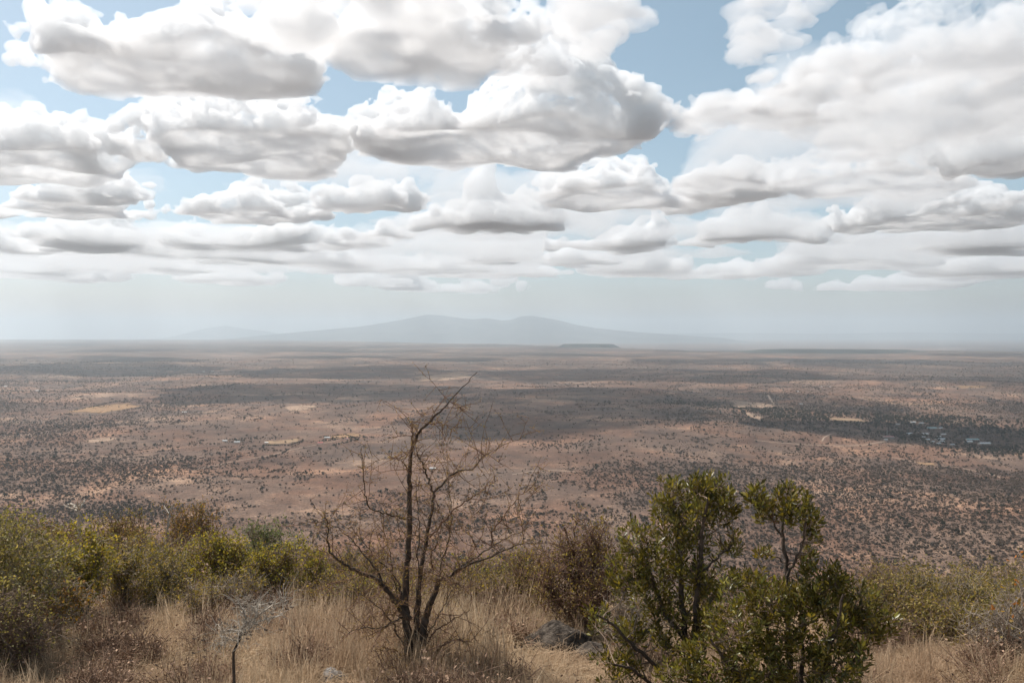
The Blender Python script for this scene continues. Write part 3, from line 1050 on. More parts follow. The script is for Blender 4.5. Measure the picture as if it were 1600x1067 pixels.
# ------------------------------------------------------------------ plants of the foreground
def P3(px, py, d):
    """the point at depth d that the photo shows at this pixel."""
    return np.array([(px - CX) / F_PX * d, d, -(py - HOR) / F_PX * d])

def tubes(segs, sides=4):
    """segs: list of (points (n,3), radii (n)) -> one mesh of tapered tubes."""
    V, Q = [], []
    off = 0
    ang = np.arange(sides) * 2 * math.pi / sides
    ca, sa = np.cos(ang), np.sin(ang)
    for p, r in segs:
        p = np.asarray(p, float)
        n = len(p)
        t = np.gradient(p, axis=0)
        t /= np.linalg.norm(t, axis=1)[:, None] + 1e-12
        ref = np.array([0.31, 0.22, 0.92]) if abs(t[0, 2]) < 0.8 else np.array([0.9, 0.3, 0.1])
        u = np.cross(t, ref)
        u /= np.linalg.norm(u, axis=1)[:, None] + 1e-12
        w = np.cross(t, u)
        r = np.asarray(r, float)[:, None, None]
        ring = p[:, None, :] + r * (u[:, None, :] * ca[None, :, None] + w[:, None, :] * sa[None, :, None])
        V.append(ring.reshape(-1, 3))
        i = (np.arange(n - 1)[:, None] * sides + np.arange(sides)[None, :])
        j = (np.arange(n - 1)[:, None] * sides + (np.arange(sides)[None, :] + 1) % sides)
        Q.append((np.stack([i, j, j + sides, i + sides], -1) + off).reshape(-1, 4))
        off += n * sides
    return np.concatenate(V), np.concatenate(Q)

def bend(rg, a, b, n, wob, sag=0.0):
    """a crooked path from a to b."""
    t = np.linspace(0, 1, n)[:, None]
    L = np.linalg.norm(b - a)
    off = rg.standard_normal((n, 3)) * wob * L
    off[0] = 0
    off[-1] *= 0.3
    mid = np.array([0, 0, 1.0]) * sag * L
    return a + (b - a) * t + off + 4 * t * (1 - t) * mid

def leaf_mesh(rg, pos, dirs, size, cols, width=0.42, fold=0.15):
    """folded rhombic leaves: 2 triangles each along a midrib, with a colour of their own."""
    n = len(pos)
    d = dirs / (np.linalg.norm(dirs, axis=1)[:, None] + 1e-9)
    s = np.cross(d, rg.standard_normal((n, 3)))
    s /= np.linalg.norm(s, axis=1)[:, None] + 1e-9
    nn = np.cross(d, s)
    L = size[:, None]
    base = pos
    tip = pos + d * L
    m = pos + d * L * 0.55
    l_ = m + s * L * width * 0.5 + nn * L * fold
    r_ = m - s * L * width * 0.5 + nn * L * fold
    v = np.stack([base, r_, tip, l_], 1).reshape(-1, 3)
    i = np.arange(n) * 4
    f = np.stack([np.stack([i, i + 1, i + 2], 1), np.stack([i, i + 2, i + 3], 1)], 1).reshape(-1, 3)
    me = mesh_from("foliage", v, f)
    at = me.color_attributes.new("col", 'FLOAT_COLOR', 'POINT')
    c = np.ones((n, 4, 4), np.float32)
    c[:, :, :3] = cols[:, None, :]
    at.data.foreach_set("color", c.ravel())
    return me

def leaf_material(name, rough=0.5, trans=0.35, spec=0.35):
    k = Nodes(name)
    col = k.n("VertexColor", layer_name="col").outputs[0]
    b = k.n("BsdfPrincipled", i_Base_Color=col, i_Roughness=rough)
    b.inputs["Specular IOR Level"].default_value = spec
    tc = k.mix(1.0, col, (1.25, 1.15, 0.6), 'MULTIPLY')
    t = k.n("BsdfTranslucent", i_Color=tc)
    mx = k.n("MixShader", i_0=trans, i_1=b.outputs[0], i_2=t.outputs[0])
    return k.surface(mx.outputs[0])

m_leaf = leaf_material("small_leaves", 0.55, 0.42, 0.3)
m_glossy = leaf_material("leathery_leaves", 0.36, 0.38, 0.5)
m_bark = simple_mat("dark_bark", (0.055, 0.041, 0.032), (0.145, 0.108, 0.083), 14.0, 0.9, 0.2, 6, 0.5)
m_twig_brown = simple_mat("brown_twig", (0.15, 0.10, 0.072), (0.27, 0.195, 0.14), 9.0, 0.85)
m_twig_red = simple_mat("reddish_twig", (0.125, 0.068, 0.048), (0.235, 0.14, 0.098), 9.0, 0.85)
m_twig_grey = simple_mat("grey_twig", (0.22, 0.17, 0.13), (0.38, 0.31, 0.24), 8.0, 0.9)
m_twig_pale = simple_mat("pale_twig", (0.34, 0.29, 0.23), (0.47, 0.41, 0.34), 8.0, 0.9)

PAL = {
    'yellowgreen': [(0.170, 0.145, 0.022), (0.115, 0.105, 0.020), (0.235, 0.185, 0.030), (0.085, 0.080, 0.020), (0.14, 0.10, 0.03)],
    'olive': [(0.110, 0.092, 0.026), (0.155, 0.120, 0.036), (0.08, 0.068, 0.022), (0.185, 0.13, 0.05)],
    'silver': [(0.18, 0.155, 0.060), (0.125, 0.112, 0.038), (0.24, 0.20, 0.095), (0.10, 0.090, 0.028)],
    'greygreen': [(0.115, 0.135, 0.062), (0.085, 0.105, 0.045), (0.15, 0.16, 0.085)],
    'brown': [(0.13, 0.085, 0.035), (0.17, 0.125, 0.03), (0.10, 0.07, 0.035), (0.20, 0.15, 0.035)],
    'rust': [(0.19, 0.095, 0.025), (0.16, 0.12, 0.03), (0.10, 0.085, 0.03), (0.24, 0.14, 0.03)],
    'orange': [(0.42, 0.15, 0.03), (0.36, 0.22, 0.05), (0.22, 0.17, 0.05)],
    'evergreen': [(0.150, 0.130, 0.022), (0.105, 0.095, 0.018), (0.20, 0.170, 0.032), (0.26, 0.22, 0.055), (0.085, 0.078, 0.017)],
}
LEAF_GAIN = {'evergreen': 0.86, 'orange': 1.0, 'yellowgreen': 2.05, 'olive': 2.05, 'silver': 1.75, 'brown': 1.9, 'rust': 1.6}
def pick_cols(rg, pal, n):
    p = np.array(PAL[pal])
    c = p[rg.integers(0, len(p), n)]
    return c * rg.uniform(0.75, 1.25, (n, 1)) * LEAF_GAIN.get(pal, 1.5)

def shrub(name, label, cat, d, base_px, lobes, pal, leaf=0.02, n_leaf=2500, n_stem=8, n_br=70, n_tw=500, twig=None, seed=0,
          group=None, r0=0.012, deep=0.8, tw_len=0.16, leaf_lobes=None, clumpy=0.5):
    """stems reach into lobes given by (column, row, half width, half height) in the photo at depth d."""
    rg = np.random.default_rng(seed + 1000)
    twig = twig or m_twig_brown
    leaf, n_leaf = leaf * 1.35, int(n_leaf * 1.15)
    bx_ = (base_px - CX) / F_PX * d
    base = np.array([bx_, d, float(height(bx_, d)) - 0.03])
    lb = []
    for (lx, ly, rx, ry) in lobes:
        lb.append((P3(lx, ly, d + rg.uniform(-0.2, 0.2)), np.array([rx / F_PX * d, rx / F_PX * d * deep, ry / F_PX * d])))
    wts = np.array([l[2] * l[3] for l in lobes], float)
    wts /= wts.sum()
    def target(n):
        k = rg.choice(len(lb), n, p=wts)
        ball = rand_ball(rg, n, 0.35)
        return np.array([lb[i][0] for i in k]) + ball * np.array([lb[i][1] for i in k])
    span = max(l[2] for l in lobes) / F_PX * d
    segs, tips, nodes = [], [], []
    for t in target(n_stem):
        b0 = base + np.array([rg.normal(0, 0.10), rg.normal(0, 0.10), 0]) * min(1.0, span * 2)
        p = bend(rg, b0, t, 9, 0.03, rg.uniform(-0.02, 0.10))
        r = r0 * np.linspace(1, 0.32, 9) * rg.uniform(0.6, 1.15)
        segs.append((p, r))
        nodes += [(p[i], r[i]) for i in range(2, 9)]
    NP = np.array([n_[0] for n_ in nodes])
    stem_v = tubes(segs, 6)
    fine = []
    nodes2 = [(p, 0.002) for p in NP[:: 2]]
    for t in target(n_br):
        # start at the nearest of a few stem points below the target
        c = rg.integers(0, len(NP), 10)
        dd = np.linalg.norm(NP[c] - t, axis=1) + 0.9 * np.maximum(NP[c][:, 2] - t[2], 0)
        i = c[np.argmin(dd)]
        p = bend(rg, NP[i], t, 6, 0.05, rg.uniform(-0.05, 0.12))
        r = min(nodes[i][1] * 0.7, r0 * 0.5) * np.linspace(1, 0.35, 6)
        fine.append((p, r))
        nodes2 += [(p[j], r[j]) for j in range(1, 6)]
    N2 = np.array([n_[0] for n_ in nodes2])
    tw_pts = []
    for k in range(n_tw):
        i = rg.integers(0, len(N2))
        dv = rg.standard_normal(3) + np.array([0, 0, 0.55])
        dv /= np.linalg.norm(dv)
        e = N2[i] + dv * tw_len * rg.uniform(0.4, 1.3)
        p = bend(rg, N2[i], e, 4, 0.07)
        fine.append((p, np.linspace(0.0026, 0.0011, 4) * max(1.0, d / 7)))
        tw_pts.append(p)
    root = empty(name, tuple(base))
    off = -base
    v, q = stem_v
    mesh_obj("stems", mesh_from("stems", v + off, q, True), twig if r0 < 0.02 else m_bark, root)
    v, q = tubes(fine, 3)
    tag(mesh_obj("twigs", mesh_from("twigs", v + off, q), twig, root), kind="stuff")
    if n_leaf:
        TP = np.concatenate(tw_pts)
        if clumpy:
            # leaves gather on some twigs more than on others
            w = np.repeat(rg.random(len(tw_pts)) ** (1 + 3 * clumpy), 4)
            w *= np.tile([0.3, 0.7, 1.0, 1.3], len(tw_pts))
            w /= w.sum()
            idx = rg.choice(len(TP), n_leaf, p=w)
        else:
            idx = rg.integers(0, len(TP), n_leaf)
        pos = TP[idx] + rg.normal(0, leaf * 0.8, (n_leaf, 3))
        dirs = rg.standard_normal((n_leaf, 3)) + np.array([0, 0, 0.4])
        me = leaf_mesh(rg, pos + off, dirs, leaf * rg.uniform(0.6, 1.3, n_leaf), pick_cols(rg, pal, n_leaf), 0.55)
        tag(mesh_obj("foliage", me, m_leaf, root), kind="stuff")
    return tag(root, label, cat, group)

# --- left thicket
shrub("shrub", "tall silvery green shrub at the left edge", "shrub", 6.4, 25,
      [(20, 850, 60, 45), (70, 900, 55, 45), (-30, 880, 60, 70), (20, 930, 55, 40), (50, 830, 40, 25)], 'silver', 0.022, 5200, 10, 110, 900, m_twig_grey, 1)
shrub("shrub", "grey leafless twiggy bush in the lower left corner", "shrub", 5.9, 20,
      [(15, 965, 60, 45), (70, 985, 40, 30), (-30, 990, 50, 40), (40, 1010, 50, 25)], 'silver', 0.018, 1500, 12, 110, 900, m_twig_brown, 2, tw_len=0.2)
shrub("shrub", "bright yellow green rounded shrub near the left edge", "shrub", 7.6, 118,
      [(118, 855, 46, 26), (90, 885, 40, 28), (150, 880, 34, 26), (115, 905, 50, 28)], 'yellowgreen', 0.024, 4600, 7, 80, 650, m_twig_grey, 3, r0=0.02)
shrub("shrub", "low shrub with rust and yellow leaves in front of the bright rounded one", "shrub", 6.9, 85,
      [(75, 915, 38, 22), (110, 940, 40, 28), (60, 945, 40, 30)], 'rust', 0.02, 1500, 6, 60, 480, m_twig_grey, 4)
shrub("shrub", "dark olive shrub between the bright rounded shrub and the dead weed", "shrub", 8.2, 215,
      [(195, 880, 45, 32), (245, 885, 50, 36), (210, 920, 60, 36), (270, 930, 50, 32)], 'olive', 0.022, 5000, 9, 110, 820, m_twig_grey, 5, r0=0.02)
shrub("shrub", "yellowish shrub at the middle of the left thicket", "shrub", 9.4, 335,
      [(300, 868, 40, 26), (345, 858, 46, 28), (385, 870, 36, 24), (330, 895, 60, 34)], 'yellowgreen', 0.024, 4600, 8, 90, 720, m_twig_brown, 6, r0=0.02)
shrub("shrub", "sparse olive bush with pale twigs behind the dead weed", "shrub", 8.0, 330,
      [(310, 930, 50, 30), (370, 925, 45, 28), (340, 955, 45, 20)], 'olive', 0.018, 2200, 8, 80, 650, m_twig_grey, 7)
shrub("shrub", "feathery grey green thorn shrub rising above the left thicket", "shrub", 13.5, 412,
      [(398, 838, 22, 16), (420, 830, 26, 15), (445, 848, 26, 14), (405, 865, 34, 22)], 'greygreen', 0.03, 2200, 6, 70, 520, m_twig_grey, 8, r0=0.02)
shrub("shrub", "yellow green bush at the right end of the left thicket", "shrub", 9.0, 452,
      [(425, 880, 38, 26), (470, 872, 40, 28), (500, 885, 26, 24), (455, 915, 55, 32)], 'yellowgreen', 0.022, 4600, 8, 90, 720, m_twig_brown, 9, r0=0.018)
shrub("shrub", "brownish green bush behind the thorn tree on its left", "shrub", 9.6, 560,
      [(530, 900, 36, 30), (575, 890, 40, 34), (615, 895, 36, 32), (560, 930, 60, 28)], 'olive', 0.02, 2600, 9, 90, 800, m_twig_brown, 10)
shrub("shrub", "sparse reddish olive bush on the slope above the left thicket", "shrub", 16.0, 190,
      [(165, 832, 30, 22), (210, 826, 34, 20), (235, 845, 36, 20), (180, 855, 50, 20)], 'olive', 0.03, 2600, 8, 80, 620, m_twig_red, 11, tw_len=0.25)
shrub("shrub", "rust tinged bush with upright twigs above the left thicket", "shrub", 15.0, 300,
      [(285, 812, 30, 22), (318, 806, 24, 20), (300, 838, 42, 20)], 'rust', 0.03, 2300, 8, 80, 620, m_twig_brown, 12, tw_len=0.28)
shrub("shrub", "small brown bush at the upper left edge of the hill brow", "shrub", 17.0, 60,
      [(40, 828, 40, 14), (90, 838, 34, 14), (130, 845, 30, 12)], 'brown', 0.03, 1900, 7, 70, 520, m_twig_red, 13, tw_len=0.25)
# fillers that knit the thicket together
for k_, (d_, bpx, lob, pal_, n_, tw_, lab_) in enumerate([
    (7.2, 30, [(20, 905, 50, 30), (-30, 900, 60, 40), (60, 870, 40, 26)], 'olive', 3000, m_twig_grey, "olive bush behind the tall silvery shrub at the left edge"),
    (8.8, 165, [(150, 905, 50, 34), (185, 930, 50, 30), (130, 935, 40, 26)], 'olive', 3000, m_twig_brown, "dull olive bush right of the low rust leaved shrub"),
    (9.2, 265, [(260, 900, 50, 38), (225, 870, 40, 26), (295, 935, 46, 26)], 'yellowgreen', 3200, m_twig_grey, "dense yellow olive bush left of the middle of the thicket"),
    (8.6, 400, [(400, 905, 46, 36), (440, 935, 46, 28), (370, 945, 46, 22)], 'olive', 3200, m_twig_brown, "dense olive bush behind the dead thistle on its right"),
    (8.4, 505, [(500, 930, 46, 30), (540, 945, 46, 26), (470, 945, 40, 22)], 'brown', 2000, m_twig_brown, "brownish sparse bush between the left thicket and the thorn tree"),
    (11.5, 110, [(95, 865, 46, 24), (150, 862, 46, 24), (50, 868, 46, 26)], 'olive', 2800, m_twig_brown, "brown green bush behind the bright rounded shrub"),
    (12.5, 250, [(240, 862, 46, 22), (285, 858, 40, 22), (205, 868, 40, 22)], 'brown', 2600, m_twig_brown, "brown bush behind the middle of the left thicket"),
    (12.0, 480, [(470, 885, 46, 24), (515, 890, 40, 22), (560, 900, 40, 22)], 'olive', 2400, m_twig_brown, "low olive bush behind the right end of the left thicket"),
    (9.0, 650, [(640, 915, 46, 26), (690, 925, 46, 24), (600, 930, 40, 24)], 'brown', 1800, m_twig_brown, "low brown scrub right behind the thorn tree's trunks"),
    (9.2, 800, [(800, 915, 40, 26), (840, 905, 36, 26), (760, 925, 44, 24)], 'olive', 2400, m_twig_brown, "low olive brown scrub left of the brown twiggy bush"),
    (7.9, 1430, [(1420, 965, 46, 30), (1360, 970, 40, 26)], 'brown', 1800, m_twig_grey, "low brown scrub under the rounded tan bush"),
    (8.8, 1570, [(1570, 945, 46, 30), (1610, 935, 40, 36), (1540, 935, 34, 24)], 'olive', 4400, m_twig_grey, "olive bush behind the twiggy one in the lower right corner"),
    (8.0, 600, [(590, 935, 50, 26), (545, 930, 46, 28), (640, 945, 40, 22)], 'yellowgreen', 2200, m_twig_brown, "yellowish scrub left behind the thorn tree's foot"),
    (8.2, 745, [(740, 935, 50, 28), (700, 945, 40, 22), (785, 940, 44, 26)], 'brown', 2400, m_twig_brown, "brown scrub right behind the thorn tree's foot"),
    (8.0, 830, [(825, 900, 34, 44), (850, 940, 36, 36), (800, 935, 36, 30)], 'olive', 2600, m_twig_red, "olive brown bush joining the brown twiggy bush on its left"),
    (7.3, 1400, [(1390, 935, 50, 36), (1340, 945, 40, 34), (1440, 950, 46, 32)], 'olive', 4600, m_twig_brown, "dry olive bush in front of the rounded tan one"),
    (6.9, 1510, [(1500, 975, 50, 30), (1450, 990, 46, 26), (1560, 960, 46, 40)], 'olive', 4200, m_twig_brown, "dry brownish olive bush left of the twiggy one in the lower right corner"),
    (10.5, 1500, [(1480, 915, 60, 28), (1560, 920, 60, 28), (1400, 915, 50, 26)], 'olive', 5200, m_twig_brown, "olive bush line behind the broad bush with the pale trunk"),
    (9.5, 1320, [(1310, 930, 40, 30), (1270, 935, 40, 26), (1200, 940, 50, 26)], 'brown', 2200, m_twig_brown, "brown scrub seen through the evergreen bushes"),
]):
    shrub("shrub", lab_, "shrub", d_, bpx, lob, pal_, 0.019, n_, 9, 100, 800, tw_, 60 + k_, r0=0.014, tw_len=0.02 * d_)

# --- middle
shrub("shrub", "sparse green bush behind the thorn tree on its right", "shrub", 10.0, 730,
      [(700, 900, 40, 26), (745, 890, 36, 22), (795, 880, 30, 18), (720, 925, 55, 24), (790, 905, 36, 22)], 'yellowgreen', 0.022, 2300, 9, 90, 800, m_twig_brown, 14)
shrub("shrub", "tall brown twiggy bush with tiny yellow leaves above the grey boulder", "shrub", 7.4, 900,
      [(905, 832, 38, 34), (868, 870, 38, 34), (940, 862, 38, 44), (885, 910, 54, 40), (945, 920, 46, 44), (895, 955, 55, 28)], 'brown', 0.016, 5200, 14, 190, 2000, m_twig_red, 15, r0=0.016, tw_len=0.17)
shrub("shrub", "tangle of dead grey twigs under the evergreen shrub", "shrub", 6.3, 985,
      [(985, 955, 40, 36), (1020, 975, 40, 30), (960, 985, 36, 22)], 'brown', 0.012, 100, 10, 90, 700, m_twig_grey, 16, tw_len=0.14)
# --- right
shrub("shrub", "rounded tan twiggy bush right of the evergreen shrubs", "shrub", 8.6, 1385,
      [(1365, 912, 36, 26), (1400, 918, 30, 26), (1380, 950, 44, 30)], 'brown', 0.016, 2000, 10, 120, 1100, m_twig_brown, 17, tw_len=0.2)
shrub("shrub", "broad olive bush with pale crooked trunk on the right", "shrub", 7.6, 1470,
      [(1440, 912, 34, 24), (1475, 900, 36, 14), (1520, 925, 38, 22), (1460, 955, 52, 34), (1530, 965, 42, 30), (1490, 935, 50, 30)], 'olive', 0.018, 8200, 10, 150, 1500, m_twig_grey, 18, r0=0.02)
shrub("shrub", "grey brown twiggy bush in the lower right corner", "shrub", 6.3, 1560,
      [(1540, 985, 40, 34), (1585, 990, 40, 40), (1620, 960, 40, 40), (1560, 1020, 55, 24)], 'brown', 0.014, 900, 12, 130, 1200, m_twig_grey, 19, tw_len=0.18)
shrub("shrub", "thin bush with a few orange leaves at the right edge", "shrub", 5.6, 1640,
      [(1590, 935, 22, 24), (1600, 905, 24, 40), (1575, 960, 20, 20), (1650, 930, 40, 50)], 'orange', 0.026, 150, 6, 30, 120, m_twig_grey, 20, clumpy=0.1)

# --- bare dead trees
def bare_tree(name, label, d, lines, mat, cat="dead tree"):
    rg = np.random.default_rng(int(d * 10))
    bx_, by_ = lines[0][0][0], d
    x = (bx_ - CX) / F_PX * d
    base = np.array([x, d, float(height(x, d))])
    root = empty(name, tuple(base))
    for i, (pts, r_a, r_b) in enumerate([(l[:-1], l[-1][0], l[-1][1]) for l in lines]):
        p = np.array([P3(a, b, d + 0.15 * j * (1 if i % 2 else -1) * (i > 0)) for j, (a, b) in enumerate(pts)])
        if i == 0:
            p[0] = base - np.array([0, 0, 0.05])
        t = np.linspace(0, 1, len(p))
        tt = np.linspace(0, 1, 5 * len(p))
        p = np.column_stack([np.interp(tt, t, p[:, c]) for c in range(3)]) + rg.normal(0, 0.004 * d / 6, (len(tt), 3))
        v, q = tubes([(p, np.interp(tt, [0, 1], [r_a, r_b]) / F_PX * d)], 6)
        mesh_obj("trunk" if i == 0 else "branch", mesh_from("branch", v - base, q, True), mat, root)
    return tag(root, label, cat)
bare_tree("dead_tree", "pale dead branches standing above the left thicket", 16.5,
          [[(124, 905), (122, 830), (121, 797), (4, 2.5)], [(121, 797), (113, 789), (104, 787), (2, .8)], [(121, 799), (119, 784), (1.8, .8)],
           [(122, 796), (129, 786), (132, 781), (2, .7)], [(122, 792), (126, 785), (1.3, .6)], [(120, 797), (107, 793), (98, 788), (1.2, .5)]], m_twig_pale)
bare_tree("dead_stalk", "single tall pale stalk above the left thicket", 13.0,
          [[(263, 900), (262, 850), (261, 818), (263, 802), (268, 790), (2.0, 1.0)], [(263, 802), (258, 795), (255, 790), (0.8, .4)]], m_twig_pale, "dead stalk")

# --- crooked pale limbs inside the broad olive bush
def add_limbs(parent_label, d, lines, mat):
    root = [o for o in COL.objects if o.get("label") == parent_label][0]
    base = np.array(root.location)
    for l in lines:
        p = np.array([P3(a, b, d) for a, b in l[:-1]])
        t = np.linspace(0, 1, len(p))
        tt = np.linspace(0, 1, 4 * len(p))
        p = np.column_stack([np.interp(tt, t, p[:, c]) for c in range(3)])
        v, q = tubes([(p, np.interp(tt, [0, 1], l[-1]) / F_PX * d)], 6)
        tag(mesh_obj("limb", mesh_from("limb", v - base, q, True), mat, root), "pale crooked limb")
add_limbs("broad olive bush with pale crooked trunk on the right", 7.35,
          [[(1470, 1052), (1468, 1028), (1480, 1018), (1487, 1008), (1489, 985), (1494, 975), (1503, 965), (1505, 948), (5.5, 2.0)],
           [(1505, 948), (1496, 940), (1480, 935), (1.6, .8)], [(1505, 948), (1511, 944), (1517, 930), (1.7, .8)], [(1490, 980), (1500, 977), (1510, 974), (1.6, .7)],
           [(1468, 1028), (1469, 985), (1472, 970), (3, 1.2)], [(1466, 1030), (1445, 1000), (1428, 985), (1420, 970), (3, 1.2)]], m_twig_grey)

# --- the leafless thorn tree in the middle
def thorn_tree():
    rg = np.random.default_rng(4)
    d = 6.0
    x = (645 - CX) / F_PX * d
    base = np.array([x, d, float(height(x, d))])
    root = empty("thorn_tree", tuple(base))
    BR = [
        # points (column,row), radius in pixels at both ends, depth drift (m)
        ([(640, 1045), (635, 985), (632, 930), (636, 870), (640, 800), (640, 740), (643, 700), (656, 672), (680, 650), (700, 630), (720, 608), (745, 582)], 10, 0.7, 0.10, 'trunk'),
        ([(652, 1048), (657, 1000), (663, 970), (672, 945), (682, 918), (684, 905)], 12, 5, -0.05, 'trunk'),
        ([(645, 1040), (650, 960), (655, 900), (664, 850), (672, 812), (676, 785), (677, 769)], 7, 3.2, 0.25, 'trunk'),
        ([(677, 769), (668, 745), (658, 720), (650, 708)], 2.4, 1.6, 0.0, 'branch'),
        ([(677, 769), (694, 753), (710, 739), (722, 734), (740, 733), (752, 715), (761, 709), (787, 694), (839, 673)], 2.6, 0.5, 0.35, 'branch'),
        ([(672, 840), (698, 809), (712, 795), (731, 781), (743, 774), (761, 760), (778, 750)], 2.0, 0.6, -0.3, 'branch'),
        ([(768, 852), (768, 832), (778, 818), (792, 799), (808, 778), (822, 767), (850, 757)], 2.0, 0.5, -0.2, 'branch'),
        ([(640, 812), (620, 807), (600, 802), (577, 796), (569, 772), (567, 735), (564, 700)], 2.6, 0.7, -0.25, 'branch'),
        ([(640, 968), (620, 945), (603, 922), (590, 906), (560, 893), (545, 886), (530, 878), (516, 865), (510, 845), (513, 826), (508, 808)], 6.5, 0.9, -0.5, 'branch'),
        ([(627, 952), (625, 930), (624, 912), (609, 891), (590, 877), (579, 864), (563, 841), (548, 825)], 3.2, 0.7, 0.3, 'branch'),
        ([(618, 944), (605, 920), (593, 900), (572, 870), (548, 843), (520, 820), (480, 810)], 3.6, 0.6, 0.1, 'branch'),
        ([(684, 908), (703, 901), (720, 886), (757, 875), (791, 859), (815, 850), (850, 848)], 4.0, 0.7, -0.45, 'branch'),
        ([(720, 887), (745, 871), (771, 852), (800, 838), (830, 822)], 2.8, 0.6, 0.15, 'branch'),
        ([(664, 1010), (683, 984), (710, 968), (734, 954)], 2.2, 0.7, -0.2, 'branch'),
        ([(606, 882), (630, 885), (653, 889), (676, 896), (703, 908), (717, 914), (738, 933)], 1.2, 0.8, -0.35, 'branch'),
        ([(628, 965), (612, 974), (597, 982), (560, 982), (530, 998)], 2.6, 0.7, -0.35, 'branch'),
        ([(610, 974), (595, 987), (572, 1002)], 1.6, 0.6, 0.1, 'branch'),
        ([(625, 962), (605, 962), (588, 958)], 1.7, 0.8, 0.2, 'branch'),
        ([(700, 905), (718, 892), (728, 880), (740, 860), (752, 840), (755, 815)], 2.0, 0.6, 0.3, 'branch'),
        ([(640, 740), (630, 722), (618, 714), (608, 716)], 1.4, 0.5, -0.15, 'branch'),
        ([(646, 705), (644, 690), (643, 668), (644, 660)], 1.8, 1.0, 0.05, 'branch'),
        ([(672, 662), (690, 660), (712, 676)], 1.2, 0.5, 0.2, 'branch'),
        ([(684, 910), (690, 880), (700, 850), (706, 810), (702, 770), (700, 740)], 2.4, 0.7, 0.2, 'branch'),
        ([(706, 628), (716, 636), (728, 640)], 0.8, 0.4, 0.1, 'branch'),
        ([(560, 893), (548, 905), (520, 912), (492, 925)], 1.3, 0.5, 0.2, 'branch'),
        ([(664, 850), (650, 835), (628, 842), (604, 852)], 1.3, 0.5, -0.2, 'branch'),
        ([(648, 1040), (640, 985), (622, 940), (612, 890), (605, 850), (596, 815)], 3.0, 0.6, 0.35, 'branch'),
        ([(655, 1040), (668, 990), (690, 955), (704, 925), (722, 905), (745, 890)], 2.6, 0.6, 0.4, 'branch'),
        ([(650, 1040), (652, 970), (658, 920), (652, 870), (656, 820), (650, 780), (655, 745)], 2.6, 0.6, -0.3, 'branch'),
        ([(646, 1040), (625, 1000), (606, 965), (580, 940), (556, 925), (538, 915)], 2.6, 0.5, 0.1, 'branch'),
        ([(655, 1042), (690, 1010), (712, 1000), (735, 1002)], 1.8, 0.5, -0.4, 'branch'),
        ([(642, 1042), (618, 1018), (600, 1012), (578, 1020)], 1.8, 0.5, -0.4, 'branch'),
        ([(676, 896), (672, 870), (684, 845), (690, 815), (684, 790)], 1.8, 0.5, -0.2, 'branch'),
        ([(600, 915), (588, 930), (560, 940), (540, 955)], 1.4, 0.5, -0.3, 'branch'),
    ]
    thorns, fine, nodes = [], [], []
    for pts, ra, rb, dr, nm in BR:
        p = np.array([P3(a, b, d + dr * j / (len(pts) - 1)) for j, (a, b) in enumerate(pts)])
        t = np.linspace(0, 1, len(p))
        tt = np.linspace(0, 1, 5 * len(p))
        p = np.column_stack([np.interp(tt, t, p[:, c]) for c in range(3)])
        p[1:-1] = 0.25 * p[:-2] + 0.5 * p[1:-1] + 0.25 * p[2:]
        p += rg.normal(0, 0.0045, p.shape)
        if nm == 'trunk':
            p[0] = base + np.array([p[0][0] - base[0], 0, -0.06])
        r = 0.72 * (rb + (ra - rb) * (1 - tt) ** 1.35) / F_PX * d
        v, q = tubes([(p, r)], 8 if nm == 'trunk' else 6)
        mesh_obj(nm, mesh_from(nm, v - base, q, True), m_bark if ra > 2.3 else m_twig_red, root)
        w = 1.0 if nm == 'branch' else 0.55
        for i in range(2 if nm == 'branch' else len(p) // 3, len(p) if nm == 'branch' else int(len(p) * 0.74)):
            nodes.append((p[i], r[i]))
    # side twigs that zigzag, each beset with thorns
    def twig(p0, L, depth):
        dv = rg.standard_normal(3) * np.array([1, 0.8, 0.9]) + np.array([0, 0, 0.25])
        dv /= np.linalg.norm(dv)
        n = max(3, int(L / 0.035))
        p = [p0]
        for i in range(n):
            dv = dv + rg.standard_normal(3) * 0.12
            dv /= np.linalg.norm(dv)
            p.append(p[-1] + dv * L / n)
        p = np.array(p)
        fine.append((p, np.linspace(0.0030, 0.0011, len(p)) * (1.0 if depth == 0 else 0.75)))
        for i in range(1, len(p)):
            thorns.append(p[i])
        if depth < 1:
            for k in range(int(L / 0.07)):
                twig(p[rg.integers(1, len(p))], L * rg.uniform(0.25, 0.55), depth + 1)
    for p0, r in nodes:
        if rg.random() < 0.62:
            twig(p0, rg.uniform(0.05, 0.36), 0)
        for k in range(2):
            thorns.append(p0)
    v, q = tubes(fine, 3)
    tw = tag(mesh_obj("twigs", mesh_from("twigs", v - base, q), m_twig_red, root), kind="stuff")
    T = np.array(thorns)
    T = np.repeat(T, 2, 0)
    n = len(T)
    dirs = rg.standard_normal((n, 3))
    me = leaf_mesh(rg, T - base, dirs, rg.uniform(0.012, 0.03, n), pick_cols(rg, 'brown', n) * np.array([1.1, 1.0, 1.2]), 0.13, 0.02)
    me.name = "thorns"
    tag(mesh_obj("thorns", me, m_leaf, tw), kind="stuff")
    n = 70
    T2 = T[rg.integers(0, len(T), n)]
    me = leaf_mesh(rg, T2 - base, rg.standard_normal((n, 3)), rg.uniform(0.012, 0.022, n), pick_cols(rg, 'brown', n) * 0.6, 0.5)
    tag(mesh_obj("dry_leaves", me, m_leaf, tw), kind="stuff")
    tag(root, "leafless thorn tree with dark forked trunks in the middle foreground", "thorn tree")
thorn_tree()

